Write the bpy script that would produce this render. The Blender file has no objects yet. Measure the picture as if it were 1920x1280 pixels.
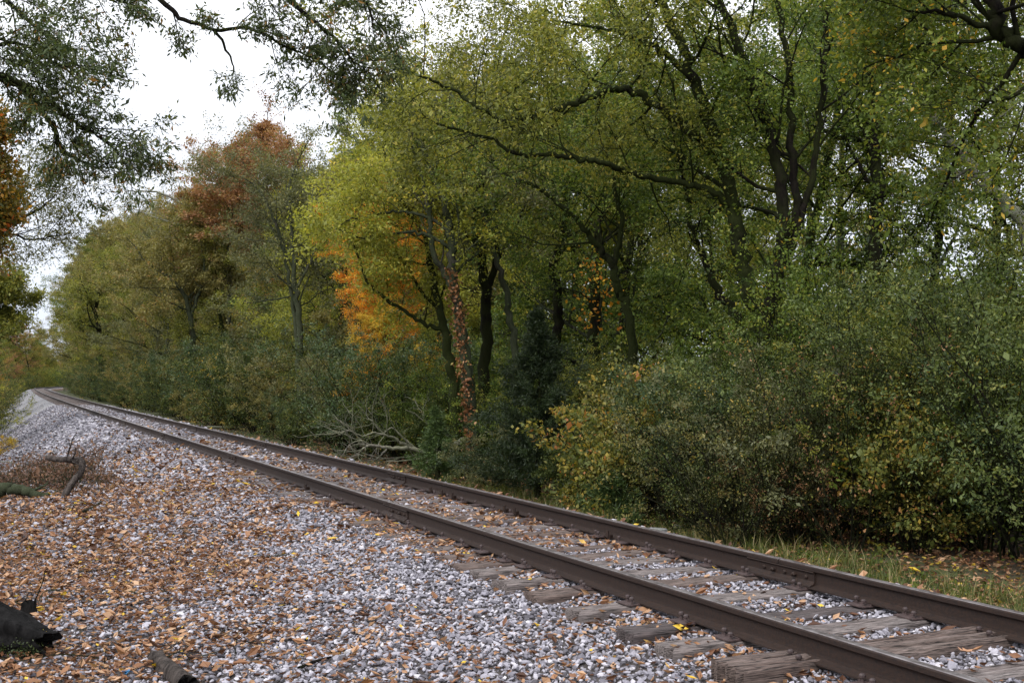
import bpy, math, random
import numpy as np
from math import radians as rad, sin, cos, pi

# ------------------------------------------------------------------ camera, light, exposure
sc = bpy.context.scene
COL = sc.collection
F_PX, PITCH, YAW = 2171.0, rad(1.875), rad(24.27)
CAM = np.array([0.0, 0.0, 1.632])
cd = bpy.data.cameras.new('camera'); cam = bpy.data.objects.new('camera', cd); COL.objects.link(cam)
cam.location = CAM; cam.rotation_euler = (rad(90) + PITCH, 0, -YAW)
cd.sensor_width = 36; cd.lens = F_PX / 1920 * 36; cd.clip_start = 0.05; cd.clip_end = 5000
sc.camera = cam
vs = sc.view_settings
vs.view_transform = 'Standard'; vs.look = 'None'; vs.gamma = 1; vs.use_curve_mapping = False
vs.exposure = 0.86
SUN_EL, SUN_ROT = rad(46), rad(-125)
w = bpy.data.worlds.new('World'); sc.world = w; w.use_nodes = True
wn, wl = w.node_tree.nodes, w.node_tree.links
wn.clear()
wo = wn.new('ShaderNodeOutputWorld'); bgk = wn.new('ShaderNodeBackground'); sky = wn.new('ShaderNodeTexSky')
sky.sky_type = 'NISHITA'; sky.sun_disc = False; sky.sun_elevation = SUN_EL; sky.sun_rotation = SUN_ROT
# an overcast deck of cloud lies over the blue sky
cmix = wn.new('ShaderNodeMix'); cmix.data_type = 'RGBA'; cmix.inputs[0].default_value = 0.93
nz = wn.new('ShaderNodeTexNoise'); nz.inputs['Scale'].default_value = 2.2; nz.inputs['Detail'].default_value = 5
tc = wn.new('ShaderNodeTexCoord'); wl.new(tc.outputs['Generated'], nz.inputs['Vector'])
cr = wn.new('ShaderNodeValToRGB'); cr.color_ramp.elements[0].position = .3; cr.color_ramp.elements[1].position = .75
cr.color_ramp.elements[0].color = (9.8, 10.0, 10.6, 1); cr.color_ramp.elements[1].color = (12.4, 12.5, 12.9, 1)
wl.new(nz.outputs['Fac'], cr.inputs[0]); wl.new(sky.outputs[0], cmix.inputs[6]); sepz = wn.new('ShaderNodeSeparateXYZ'); wl.new(tc.outputs['Generated'], sepz.inputs[0])
hz = wn.new('ShaderNodeMapRange'); hz.inputs[1].default_value = 0.0; hz.inputs[2].default_value = .32; wl.new(sepz.outputs[2], hz.inputs[0])
hm = wn.new('ShaderNodeMix'); hm.data_type = 'RGBA'; wl.new(hz.outputs[0], hm.inputs[0]); hm.inputs[6].default_value = (5.4, 5.9, 7.0, 1); wl.new(cr.outputs[0], hm.inputs[7])
wl.new(hm.outputs[2], cmix.inputs[7])
wl.new(cmix.outputs[2], bgk.inputs[0]); bgk.inputs[1].default_value = 0.085
wl.new(bgk.outputs[0], wo.inputs[0])
sd = bpy.data.lights.new('sun', 'SUN'); sd.energy = 1.5; sd.angle = rad(22); sd.color = (1, .97, .92)
sun = bpy.data.objects.new('sun', sd); COL.objects.link(sun)
sun.rotation_euler = (rad(90) - SUN_EL, 0, pi - SUN_ROT)
cy = sc.cycles
cy.max_bounces = 5; cy.diffuse_bounces = 2; cy.glossy_bounces = 2; cy.transmission_bounces = 3; cy.transparent_max_bounces = 4
cy.use_denoising = True; cy.caustics_reflective = False; cy.caustics_refractive = False

Fv = np.array([sin(YAW) * cos(PITCH), cos(YAW) * cos(PITCH), sin(PITCH)])
Rv = np.array([cos(YAW), -sin(YAW), 0.0]); Uv = np.cross(Rv, Fv)
def at(px, py, depth):
    "world point that stands `depth` metres ahead, given in the photograph's pixels"
    return CAM + depth * (Fv + Rv * (px - 960) / F_PX - Uv * (py - 640) / F_PX)

# ------------------------------------------------------------------ helpers
def tag(o, label=None, cat=None, group=None, kind=None):
    if label: o['label'] = label
    if cat: o['category'] = cat
    if group: o['group'] = group
    if kind: o['kind'] = kind
    return o
def empty(name, loc, label=None, cat=None, group=None):
    o = bpy.data.objects.new(name, None); o.empty_display_size = .2; COL.objects.link(o); o.location = loc
    return tag(o, label, cat, group)
def make_mesh(name, V, faces, attrs=None, smooth=False):
    "faces: list of integer arrays (n,k), k = 3 or 4.  attrs: {name: per-face float array (same order)}"
    me = bpy.data.meshes.new(name)
    V = np.asarray(V, np.float32)
    faces = [np.asarray(f, np.int32) for f in faces if len(f)]
    me.vertices.add(len(V)); me.vertices.foreach_set('co', V.ravel())
    loops = np.concatenate([f.ravel() for f in faces]); tot = np.concatenate([np.full(len(f), f.shape[1], np.int32) for f in faces])
    me.loops.add(len(loops)); me.loops.foreach_set('vertex_index', loops)
    me.polygons.add(len(tot)); me.polygons.foreach_set('loop_start', np.concatenate([[0], np.cumsum(tot)[:-1]]).astype(np.int32))
    me.polygons.foreach_set('use_smooth', np.full(len(tot), smooth))
    for k, a in (attrs or {}).items():
        a = np.asarray(a, np.float32)
        at_ = me.attributes.new(k, 'FLOAT', 'FACE' if len(a) == len(tot) else 'POINT'); at_.data.foreach_set('value', a)
    me.update(calc_edges=True)
    return me
def link(name, me, mat=None, parent=None, loc=None):
    o = bpy.data.objects.new(name, me); COL.objects.link(o)
    if mat is not None:
        if len(me.materials) == 0: me.materials.append(mat)
        if me.materials[0] is not mat:
            o.material_slots[0].link = 'OBJECT'; o.material_slots[0].material = mat
    if parent is not None: o.parent = parent
    if loc is not None: o.location = loc
    return o
def smooth01(x, a, b):
    t = np.clip((np.asarray(x, float) - a) / (b - a), 0, 1); return t * t * (3 - 2 * t)
class VN:   # value noise
    def __init__(s, seed): s.g = np.random.default_rng(seed).random((64, 64))
    def __call__(s, x, y):
        x = np.asarray(x, float); y = np.asarray(y, float)
        ix = np.floor(x).astype(int); iy = np.floor(y).astype(int); fx = x - ix; fy = y - iy
        fx = fx * fx * (3 - 2 * fx); fy = fy * fy * (3 - 2 * fy); g = s.g
        a = g[ix % 64, iy % 64]; b = g[(ix + 1) % 64, iy % 64]; c = g[ix % 64, (iy + 1) % 64]; d = g[(ix + 1) % 64, (iy + 1) % 64]
        return (a * (1 - fx) + b * fx) * (1 - fy) + (c * (1 - fx) + d * fx) * fy
vn1, vn2, vn3 = VN(1), VN(2), VN(3)

# ------------------------------------------------------------------ materials
def new_mat(name):
    m = bpy.data.materials.new(name); m.use_nodes = True
    return m, m.node_tree.nodes, m.node_tree.links, m.node_tree.nodes['Principled BSDF']
def ramp(n, stops, interp='LINEAR'):
    r = n.new('ShaderNodeValToRGB'); e = r.color_ramp.elements; r.color_ramp.interpolation = interp
    while len(e) < len(stops): e.new(.5)
    for i, (p, c) in enumerate(stops): e[i].position = p; e[i].color = (*c, 1)
    return r
def noise(n, l, scale, detail=4, vec=None, rough=.55):
    t = n.new('ShaderNodeTexNoise'); t.inputs['Scale'].default_value = scale; t.inputs['Detail'].default_value = detail
    t.inputs['Roughness'].default_value = rough
    if vec is not None: l.new(vec, t.inputs['Vector'])
    return t
def objvec(n, l, scale=(1, 1, 1)):
    t = n.new('ShaderNodeTexCoord'); mp = n.new('ShaderNodeMapping'); mp.inputs['Scale'].default_value = scale
    l.new(t.outputs['Object'], mp.inputs[0]); return mp.outputs[0]
def bump(n, l, h, strength, dist, bsdf):
    b = n.new('ShaderNodeBump'); b.inputs['Strength'].default_value = strength; b.inputs['Distance'].default_value = dist
    l.new(h, b.inputs['Height']); l.new(b.outputs[0], bsdf.inputs['Normal']); return b
def attr(n, name):
    a = n.new('ShaderNodeAttribute'); a.attribute_name = name; return a.outputs['Fac']
def mixc(n, l, f, a, b, mode='MIX'):
    m = n.new('ShaderNodeMix'); m.data_type = 'RGBA'; m.blend_type = mode
    for s, i in ((f, 0), (a, 6), (b, 7)):
        if isinstance(s, (int, float)): m.inputs[i].default_value = s
        elif isinstance(s, tuple): m.inputs[i].default_value = (*s, 1)
        else: l.new(s, m.inputs[i])
    return m.outputs[2]
def leaf_mat(name, stops, transl=.35, rough=.5):
    m, n, l, b = new_mat(name)
    r = ramp(n, stops); l.new(attr(n, 'rnd'), r.inputs[0])
    l.new(r.outputs[0], b.inputs['Base Color']); b.inputs['Roughness'].default_value = rough
    b.inputs['Specular IOR Level'].default_value = .35
    t = n.new('ShaderNodeBsdfTranslucent'); l.new(mixc(n, l, 1.0, r.outputs[0], (1.25, 1.2, .65), 'MULTIPLY'), t.inputs[0])
    mx = n.new('ShaderNodeMixShader'); mx.inputs[0].default_value = transl
    l.new(b.outputs[0], mx.inputs[1]); l.new(t.outputs[0], mx.inputs[2]); l.new(mx.outputs[0], n['Material Output'].inputs[0])
    return m
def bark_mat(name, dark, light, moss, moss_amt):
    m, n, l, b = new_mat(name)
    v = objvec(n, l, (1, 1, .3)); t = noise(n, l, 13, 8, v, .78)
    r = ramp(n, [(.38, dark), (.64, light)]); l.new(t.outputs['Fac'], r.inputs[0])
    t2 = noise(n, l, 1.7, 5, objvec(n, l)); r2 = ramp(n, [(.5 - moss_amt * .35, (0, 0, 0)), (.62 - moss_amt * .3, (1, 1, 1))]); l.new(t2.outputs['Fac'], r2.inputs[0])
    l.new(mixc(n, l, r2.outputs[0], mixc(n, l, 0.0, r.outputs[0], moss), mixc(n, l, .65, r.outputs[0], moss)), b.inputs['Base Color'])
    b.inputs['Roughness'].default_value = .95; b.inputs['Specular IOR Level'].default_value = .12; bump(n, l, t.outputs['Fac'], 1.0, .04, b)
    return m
OLIVE = leaf_mat('leaf_olive', [(0, (0.041, 0.053, 0.011)), (.4, (0.152, 0.172, 0.032)), (.75, (0.276, 0.286, 0.054)), (1, (0.386, 0.326, 0.063))], .42)
GREEN = leaf_mat('leaf_green', [(0, (.022, .045, .008)), (.45, (.095, .15, .026)), (.8, (.21, .27, .045)), (1, (.34, .33, .06))], .42)
GREENMIX = leaf_mat('leaf_green_some_yellow', [(0, (.05, .085, .016)), (.5, (.13, .18, .03)), (.8, (.24, .28, .045)), (.92, (.5, .4, .06)), (1, (.62, .36, .05))], .42)
LIME = leaf_mat('leaf_yellow_green', [(0, (.16, .18, .03)), (.5, (.31, .33, .06)), (.85, (.44, .43, .08)), (1, (.58, .44, .07))], .48)
GREYGREEN = leaf_mat('leaf_grey_green', [(0, (0.074, 0.082, 0.038)), (.5, (0.148, 0.156, 0.072)), (.9, (0.221, 0.218, 0.102)), (1, (0.312, 0.265, 0.102))], .4)
RUST = leaf_mat('leaf_rust', [(0, (.17, .08, .035)), (.5, (.33, .165, .08)), (.8, (.40, .24, .12)), (1, (.24, .22, .08))], .4)
ORANGE = leaf_mat('leaf_orange', [(0, (.36, .12, .02)), (.3, (.58, .22, .025)), (.65, (.72, .36, .04)), (.92, (.78, .54, .07)), (1, (.36, .34, .06))], .5)
YELLOW = leaf_mat('leaf_yellow', [(0, (.34, .2, .03)), (.4, (.58, .38, .045)), (.8, (.65, .5, .08)), (1, (.32, .32, .06))], .5)
BROWNGREEN = leaf_mat('leaf_brown_green', [(0, (.11, .10, .035)), (.4, (.2, .185, .06)), (.8, (.3, .26, .085)), (1, (.36, .22, .09))], .4)
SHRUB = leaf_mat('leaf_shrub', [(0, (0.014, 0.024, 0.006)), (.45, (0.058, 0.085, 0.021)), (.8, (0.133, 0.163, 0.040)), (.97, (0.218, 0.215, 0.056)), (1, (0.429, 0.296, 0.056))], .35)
PRIVET = leaf_mat('leaf_privet', [(0, (0.018, 0.032, 0.009)), (.45, (0.081, 0.115, 0.030)), (.8, (0.170, 0.210, 0.064)), (1, (0.252, 0.252, 0.068))], .38)
BLUEGREEN = leaf_mat('leaf_blue_green', [(0, (0.030, 0.055, 0.022)), (.5, (0.068, 0.113, 0.048)), (.9, (0.136, 0.187, 0.088)), (1, (0.221, 0.250, 0.112))], .32, .4)
MIXED = leaf_mat('leaf_mixed_autumn', [(0, (.07, .09, .025)), (.4, (.14, .165, .04)), (.65, (.3, .26, .055)), (.85, (.48, .33, .06)), (1, (.42, .17, .06))], .4)
CEDAR = leaf_mat('cedar_needles', [(0, (0.011, 0.022, 0.008)), (.6, (0.023, 0.040, 0.013)), (1, (0.045, 0.064, 0.018))], .15)
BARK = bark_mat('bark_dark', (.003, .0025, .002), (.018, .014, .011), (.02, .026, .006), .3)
BARKMOSS = bark_mat('bark_mossy', (.004, .0035, .0025), (.02, .017, .013), (.026, .036, .007), .6)
BARKGREY = bark_mat('bark_grey', (.014, .012, .010), (.085, .078, .066), (.045, .06, .028), .5)
BARKPALE = bark_mat('bark_pale_dead', (.09, .08, .07), (.32, .29, .26), (.14, .16, .10), .3)

# ------------------------------------------------------------------ track line and terrain
XR, R1, R2 = 4.366, 6700.0, 270.0
def xr(y):
    y = np.asarray(y, float); return XR + np.maximum(y - 28, 0) ** 2 / (2 * R1) + np.maximum(y - 205, 0) ** 2 / (2 * R2)
def hx(y):
    y = np.asarray(y, float); return np.maximum(y - 28, 0) / R1 + np.maximum(y - 205, 0) / R2
def TP(d, y):
    "point d metres right of the near rail, at track position y"
    s = hx(y); k = 1 / np.sqrt(1 + s * s); return xr(y) + d * k, y - d * s * k
def gz_d(d, y):
    wB = smooth01(y, 20, 42)
    zA = -.045 - .045 * smooth01(-d, .12, .5) * (1 - smooth01(y, 8, 11)) + .008 * smooth01(-d, .1, .3) * smooth01(y, 10, 14) - .07 * smooth01(-d, .55, 1.1) - .07 * np.maximum(-d - .9, 0)
    zB = -.045 - np.clip(-d - 1.0, 0, 4.4) * .60 - .05 * smooth01(-d, .6, 1.0)
    zl = zA * (1 - wB) + zB * wB
    zr = -.045 - .62 * smooth01(d, 2.2, 3.9) - .02 * np.maximum(d - 4, 0) * smooth01(30 - d, 0, 10)
    return np.where(d < .8, zl, zr)
def gz(x, y):
    x = np.asarray(x, float); y = np.asarray(y, float)
    d = x - xr(y); z = gz_d(d, y)
    off = smooth01(np.abs(d - .76), 1.4, 3)
    z = z + off * .10 * (vn1(x * .5, y * .5) - .5) + (.012 + .03 * off) * (vn2(x * 2.3, y * 2.3) - .5) + .4 * smooth01(np.abs(d), 12, 40) * (vn3(x * .06, y * .06) - .4)
    return z
def cat_axis(segs):
    out = []
    for a, b, st in segs: out.append(np.arange(a, b, st))
    return np.concatenate(out)
ax = cat_axis([(-1500, -200, 130), (-200, -40, 12), (-40, -6, 1.5), (-6, 1, .35), (1, 9, .12), (9, 16, .35), (16, 50, 1.5), (50, 200, 10), (200, 1600, 130)])
ay = cat_axis([(-900, -60, 120), (-60, -2, 4), (-2, 30, .22), (30, 70, .7), (70, 200, 2.5), (200, 420, 5), (420, 3000, 130)])
GX, GY = np.meshgrid(ax, ay, indexing='ij')
near = np.clip((300 - np.abs(GX)) / 200, 0, 1)
WX = GX + (xr(np.clip(GY, 0, 420)) - XR) * near
GZ = gz(WX, GY)
GZ = np.where(WX - xr(GY) > 200, 0, GZ)
nx, ny = len(ax), len(ay)
I = np.arange(nx * ny).reshape(nx, ny)
quads = np.stack([I[:-1, :-1], I[1:, :-1], I[1:, 1:], I[:-1, 1:]], -1).reshape(-1, 4)
D = (WX - xr(GY)).ravel(); GYr = GY.ravel(); WXr = WX.ravel()
wB = smooth01(GYr, 24, 38)
leafy = np.clip(smooth01(-D, 1.2, 4.2) * (1 - wB) + .25 * (1 - wB) + .04, 0, 1)
leafy = np.where(D > 2.6, 1, leafy)
ballast = smooth01(D, -5.6, -4.9) * (1 - smooth01(D, 2.7, 3.4))
ballast = ballast * (wB + (1 - wB) * smooth01(D, -6.5, -3.2))
grass = smooth01(D, 2.9, 3.6) * (1 - smooth01(D, 6.2, 7.8))
me = make_mesh('ground', np.stack([WXr, GYr, GZ.ravel()], 1), [quads], {'leafy': leafy, 'ballast': ballast, 'grassy': grass, 'gap_shade': 1 - smooth01(GYr, 30, 50)}, True)
m, n, l, b = new_mat('ground')
vec = objvec(n, l)
def voro(scale, feat='F1'):
    t = n.new('ShaderNodeTexVoronoi'); t.feature = feat; t.inputs['Scale'].default_value = scale; l.new(vec, t.inputs['Vector']); return t
v1 = voro(17); v1e = voro(17, 'DISTANCE_TO_EDGE')
rs = ramp(n, [(0, (.14, .14, .15)), (.5, (.27, .27, .29)), (1, (.46, .46, .49))])
sep = n.new('ShaderNodeSeparateColor'); l.new(v1.outputs['Color'], sep.inputs[0]); l.new(sep.outputs[0], rs.inputs[0])
edge = ramp(n, [(0, (.25, .25, .25)), (.12, (1, 1, 1))]); l.new(v1e.outputs['Distance'], edge.inputs[0])
stone = mixc(n, l, 1.0, rs.outputs[0], edge.outputs[0], 'MULTIPLY')
v2 = voro(23); sep2 = n.new('ShaderNodeSeparateColor'); l.new(v2.outputs['Color'], sep2.inputs[0])
rl = ramp(n, [(0, (.07, .04, .025)), (.4, (.14, .085, .05)), (.75, (.22, .13, .08)), (1, (.3, .2, .13))]); l.new(sep2.outputs[1], rl.inputs[0])
nl = noise(n, l, 3.2, 5, vec)
addn = n.new('ShaderNodeMath'); addn.operation = 'ADD'; l.new(sep2.outputs[0], addn.inputs[0])
mulN = n.new('ShaderNodeMath'); mulN.operation = 'MULTIPLY_ADD'; l.new(nl.outputs['Fac'], mulN.inputs[0]); mulN.inputs[1].default_value = .9; mulN.inputs[2].default_value = -.45
l.new(mulN.outputs[0], addn.inputs[1])
lt = n.new('ShaderNodeMath'); lt.operation = 'LESS_THAN'; l.new(addn.outputs[0], lt.inputs[0]); l.new(attr(n, 'leafy'), lt.inputs[1])
bal0 = mixc(n, l, lt.outputs[0], stone, rl.outputs[0]); bal = mixc(n, l, attr(n, 'gap_shade'), bal0, (.05, .042, .04))  # dark base under the near stones paints deeper shade into their gaps
ns = noise(n, l, 9, 6, vec); rsoil = ramp(n, [(.3, (.012, .009, .006)), (.7, (.04, .028, .018))]); l.new(ns.outputs['Fac'], rsoil.inputs[0])
soil = mixc(n, l, lt.outputs[0], rsoil.outputs[0], mixc(n, l, .75, rl.outputs[0], rsoil.outputs[0]))
ng = noise(n, l, 5, 6, vec); rg = ramp(n, [(.35, (.05, .04, .022)), (.55, (.055, .07, .02)), (.75, (.10, .10, .03))]); l.new(ng.outputs['Fac'], rg.inputs[0])
soil2 = mixc(n, l, attr(n, 'grassy'), soil, rg.outputs[0])
l.new(mixc(n, l, attr(n, 'ballast'), soil2, bal), b.inputs['Base Color']); b.inputs['Roughness'].default_value = .9
bump(n, l, v1e.outputs['Distance'], 1.0, .03, b)
ground = tag(link('ground', me, m), kind='structure')

# ------------------------------------------------------------------ rails
m, n, l, b = new_mat('rail_rust')
v = objvec(n, l); t1 = noise(n, l, 14, 6, v, .7); t2 = noise(n, l, 160, 3, v); t3 = noise(n, l, 1.2, 3, v)
r1 = ramp(n, [(.3, (.006, .0038, .0035)), (.55, (.013, .0075, .0062)), (.8, (.026, .014, .0105))]); l.new(t1.outputs['Fac'], r1.inputs[0])
l.new(mixc(n, l, t2.outputs['Fac'], r1.outputs[0], mixc(n, l, .5, r1.outputs[0], (.035, .026, .024))), b.inputs['Base Color'])
b.inputs['Roughness'].default_value = .6; b.inputs['Specular IOR Level'].default_value = .3; t4 = noise(n, l, 45, 8, v, .8); r4 = ramp(n, [(.42, (0, 0, 0)), (.6, (1, 1, 1))]); l.new(t4.outputs['Fac'], r4.inputs[0])
old = b.inputs['Base Color'].links[0].from_socket; l.new(mixc(n, l, r4.outputs[0], old, mixc(n, l, .55, old, (.05, .026, .016))), b.inputs['Base Color'])
rr4 = n.new('ShaderNodeMapRange'); rr4.inputs[3].default_value = .5; rr4.inputs[4].default_value = .85; l.new(t4.outputs['Fac'], rr4.inputs[0]); l.new(rr4.outputs[0], b.inputs['Roughness'])
bump(n, l, t4.outputs['Fac'], .7, .004, b)
RAILM = m
m, n, l, b = new_mat('rail_top')
t1 = noise(n, l, 9, 5, objvec(n, l), .7); r1 = ramp(n, [(.35, (.12, .10, .10)), (.7, (.38, .35, .36))]); l.new(t1.outputs['Fac'], r1.inputs[0])
l.new(r1.outputs[0], b.inputs['Base Color']); b.inputs['Metallic'].default_value = .75; b.inputs['Roughness'].default_value = .42
TOPM = m
PROF = [(-.070, 0), (-.070, .010), (-.030, .018), (-.010, .028), (-.008, .045), (-.008, .112), (-.014, .124), (-.034, .132), (-.0355, .158), (-.031, .1665), (-.022, .1700),
        (.022, .1700), (.031, .1665), (.0355, .158), (.034, .132), (.014, .124), (.008, .112), (.008, .045), (.010, .028), (.030, .018), (.070, .010), (.070, 0)]
Z0 = .014
def sweep_rail(d0, y0, y1, step, prof=PROF, closed=True):
    ys = np.linspace(y0, y1, max(2, int((y1 - y0) / step) + 1)); k = len(prof); pr = np.array(prof)
    X = []; 
    for y in ys:
        px, py = TP(d0 + pr[:, 0], y); X.append(np.stack([px, py, np.full(k, Z0) + pr[:, 1]], 1))
    V = np.concatenate(X); nn = len(ys); i = np.arange(nn - 1)[:, None] * k; j = np.arange(k)[None, :]; j2 = (j + 1) % k
    Q = np.stack([i + j, i + k + j, i + k + j2, i + j2], -1).reshape(-1, 4)
    return V, Q, nn, k
def rail_piece(name, parent, d0, y0, y1, step):
    V, Q, nn, k = sweep_rail(d0, y0, y1, step)
    me = bpy.data.meshes.new(name)
    F = [list(q) for q in Q.tolist()] + [list(range(k))[::-1], list(range((nn - 1) * k, nn * k))]
    me.from_pydata(V.tolist(), [], F); me.materials.append(RAILM); me.materials.append(TOPM)
    mi = np.zeros(len(F), np.int32); jj = np.tile(np.arange(k), nn - 1); mi[:len(Q)] = np.isin(jj, (9, 10, 11)); me.polygons.foreach_set('material_index', mi)
    me.update(); o = bpy.data.objects.new(name, me); COL.objects.link(o); o.parent = parent; return o
def box_mb(cx, cy, cz, sx, sy, sz, V, F, rz=0, bev=0.0):
    i0 = len(V); c, s = cos(rz), sin(rz)
    pts = []
    for zz, q in ((-1, 1), (1, 1)) if not bev else ((-1, 1), (1 - bev, 1), (1, 1 - bev)):
        for a, b_ in ((-1, -1), (1, -1), (1, 1), (-1, 1)):
            x, y = a * sx / 2 * q, b_ * sy / 2 * q; pts.append((cx + c * x - s * y, cy + s * x + c * y, cz + zz * sz / 2))
    V += pts; L = len(pts) // 4
    F.append((i0 + 3, i0 + 2, i0 + 1, i0))
    for a in range(L - 1):
        for q in range(4):
            F.append((i0 + a * 4 + q, i0 + a * 4 + (q + 1) % 4, i0 + a * 4 + 4 + (q + 1) % 4, i0 + a * 4 + 4 + q))
    F.append(tuple(i0 + (L - 1) * 4 + q for q in range(4)))
def cyl_mb(p0, p1, r0, r1, k, V, F, dome=False):
    p0 = np.array(p0, float); p1 = np.array(p1, float); t = p1 - p0; t /= np.linalg.norm(t)
    a = np.cross(t, [0, 0, 1]) if abs(t[2]) < .9 else np.cross(t, [1, 0, 0]); a /= np.linalg.norm(a); b_ = np.cross(t, a); i0 = len(V)
    rings = [(p0, r0), (p1, r1)] + ([(p1 + t * r1 * .4, r1 * .6)] if dome else [])
    for p, r in rings:
        for q in range(k):
            th = 2 * pi * q / k; V.append(tuple(p + r * (cos(th) * a + sin(th) * b_)))
    for s in range(len(rings) - 1):
        for q in range(k): F.append((i0 + s * k + q, i0 + s * k + (q + 1) % k, i0 + (s + 1) * k + (q + 1) % k, i0 + (s + 1) * k + q))
    F.append(tuple(i0 + (len(rings) - 1) * k + q for q in range(k))); F.append(tuple(i0 + q for q in range(k))[::-1])
def pyobj(name, V, F, mat, parent=None, loc=None, smooth=False):
    me = bpy.data.meshes.new(name); me.from_pydata([tuple(map(float, v)) for v in V], [], F)
    if smooth: me.polygons.foreach_set('use_smooth', np.full(len(F), True))
    me.update(); return link(name, me, mat, parent, loc)
near_joints = [12.95, 23.05, 33.1, 43.1, 53.1, 63.1, 73.1, 83.1, 93.1, 103.1, 113.1, 123.1]
far_joints = [7.7, 17.4, 27.3, 37.2, 47.1, 57, 67, 77, 87, 97, 107, 117]
def joint_bar(rail, d0, y, side, detail):
    "angle bar bolted against the web on `side` (-1 faces the camera)"
    hl = .43; pr = [(.0085, .034), (.0085, .120), (.030, .128), (.040, .122), (.030, .116), (.024, .104), (.022, .052), (.034, .034), (.062, .022), (.066, .0135), (.030, .0195)]
    pr = [(side * a, b_) for a, b_ in pr]
    V, Q, nn, k = sweep_rail(d0, y - hl, y + hl, .43, pr)
    F = Q.tolist() + [list(range(k)), list(range((nn - 1) * k, nn * k))[::-1]]
    jb = pyobj('joint_bar', V, F, RAILM, rail)
    if detail:
        for i, dy in enumerate((-.34, -.2, -.07, .07, .2, .34)):
            if i == 5: continue
            x0, y0 = TP(d0 + side * .022, y + dy); x1, y1 = TP(d0 + side * (.048 if i % 2 else .034), y + dy)
            Vb, Fb = [], []
            cyl_mb((x0, y0, Z0 + .078), (x1, y1, Z0 + .078), .019, .019 if i % 2 else .015, 6 if i % 2 else 10, Vb, Fb, True)
            if i % 2:
                x2, y2 = TP(d0 + side * .068, y + dy); cyl_mb((x1, y1, Z0 + .078), (x2, y2, Z0 + .078), .010, .010, 8, Vb, Fb)
            pyobj('bolt', Vb, Fb, RAILM, jb)
def build_rail(d0, joints, label):
    r = empty('steel_rail', (0, 0, 0), label, 'rail', 'rails of the track')
    js = [-4] + joints; js2 = list(js) + [133.1]
    for a, b_ in zip(js2[:-1], js2[1:]): rail_piece('rail_length', r, d0, a + .005, b_ - .005, 1.2 if a < 100 else 3)
    rail_piece('rail_length', r, d0, js2[-1] + .005, 340, 3)
    for i, y in enumerate(joints):
        for s in (-1, 1): joint_bar(r, d0, y, s, i < 3)
    return r
railN = build_rail(0.0, near_joints, 'rusty brown steel rail nearer the gravel slope, its outer side facing the viewer')
railF = build_rail(1.505, far_joints, 'rusty steel rail nearer the woods, pale shine along its head')
for d0, y in ((1.505, 15.6), (1.505, 15.15), (1.505, 14.75), (1.505, 13.0), (1.505, 12.7), (1.505, 10.4), (0, 23.9), (0, 16.8)):   # rail anchors
    V, F = [], []; x, yy = TP(d0 - .085, y); box_mb(x, yy, .035, .05, .035, .05, V, F, .3, .4); box_mb(x - .03, yy, .06, .018, .03, .07, V, F, .5)
    pyobj('rail_anchor', V, F, RAILM, railF if d0 else railN)

# ------------------------------------------------------------------ ties
def tie_mat(name, a, b_, c_):
    m, n, l, b = new_mat(name)
    v = objvec(n, l, (.9, 9, 9)); t = noise(n, l, 5, 8, v, .75); t2 = noise(n, l, 14, 5, objvec(n, l, (.5, 12, 12)), .6); t3 = noise(n, l, 1.6, 3, objvec(n, l))
    r = ramp(n, [(.28, a), (.5, b_), (.75, c_)]); l.new(t.outputs['Fac'], r.inputs[0])
    r2 = ramp(n, [(.40, (.09, .08, .075)), (.5, (1, 1, 1))]); l.new(t2.outputs['Fac'], r2.inputs[0])
    r3 = ramp(n, [(.3, (.7, .62, .6)), (.7, (1.1, 1.08, 1.08))]); l.new(t3.outputs['Fac'], r3.inputs[0])
    c = mixc(n, l, 1.0, mixc(n, l, 1.0, r.outputs[0], r2.outputs[0], 'MULTIPLY'), r3.outputs[0], 'MULTIPLY')
    l.new(c, b.inputs['Base Color']); b.inputs['Roughness'].default_value = .88
    bump(n, l, t2.outputs['Fac'], .8, .012, b); return m
TIEM = [tie_mat('tie_wood_grey', (.05, .04, .038), (.19, .168, .162), (.36, .33, .32)),
        tie_mat('tie_wood_brown', (.05, .036, .032), (.15, .115, .10), (.27, .22, .2)),
        tie_mat('tie_wood_dark', (.03, .025, .026), (.09, .075, .075), (.19, .165, .165))]
m, n, l, b = new_mat('plate_rust'); t = noise(n, l, 30, 5, objvec(n, l)); r = ramp(n, [(.3, (.03, .02, .02)), (.7, (.085, .055, .052))]); l.new(t.outputs['Fac'], r.inputs[0]); l.new(r.outputs[0], b.inputs['Base Color']); b.inputs['Roughness'].default_value = .6
PLATEM = m
TL, TW, TH = 2.59, .225, .17
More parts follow.
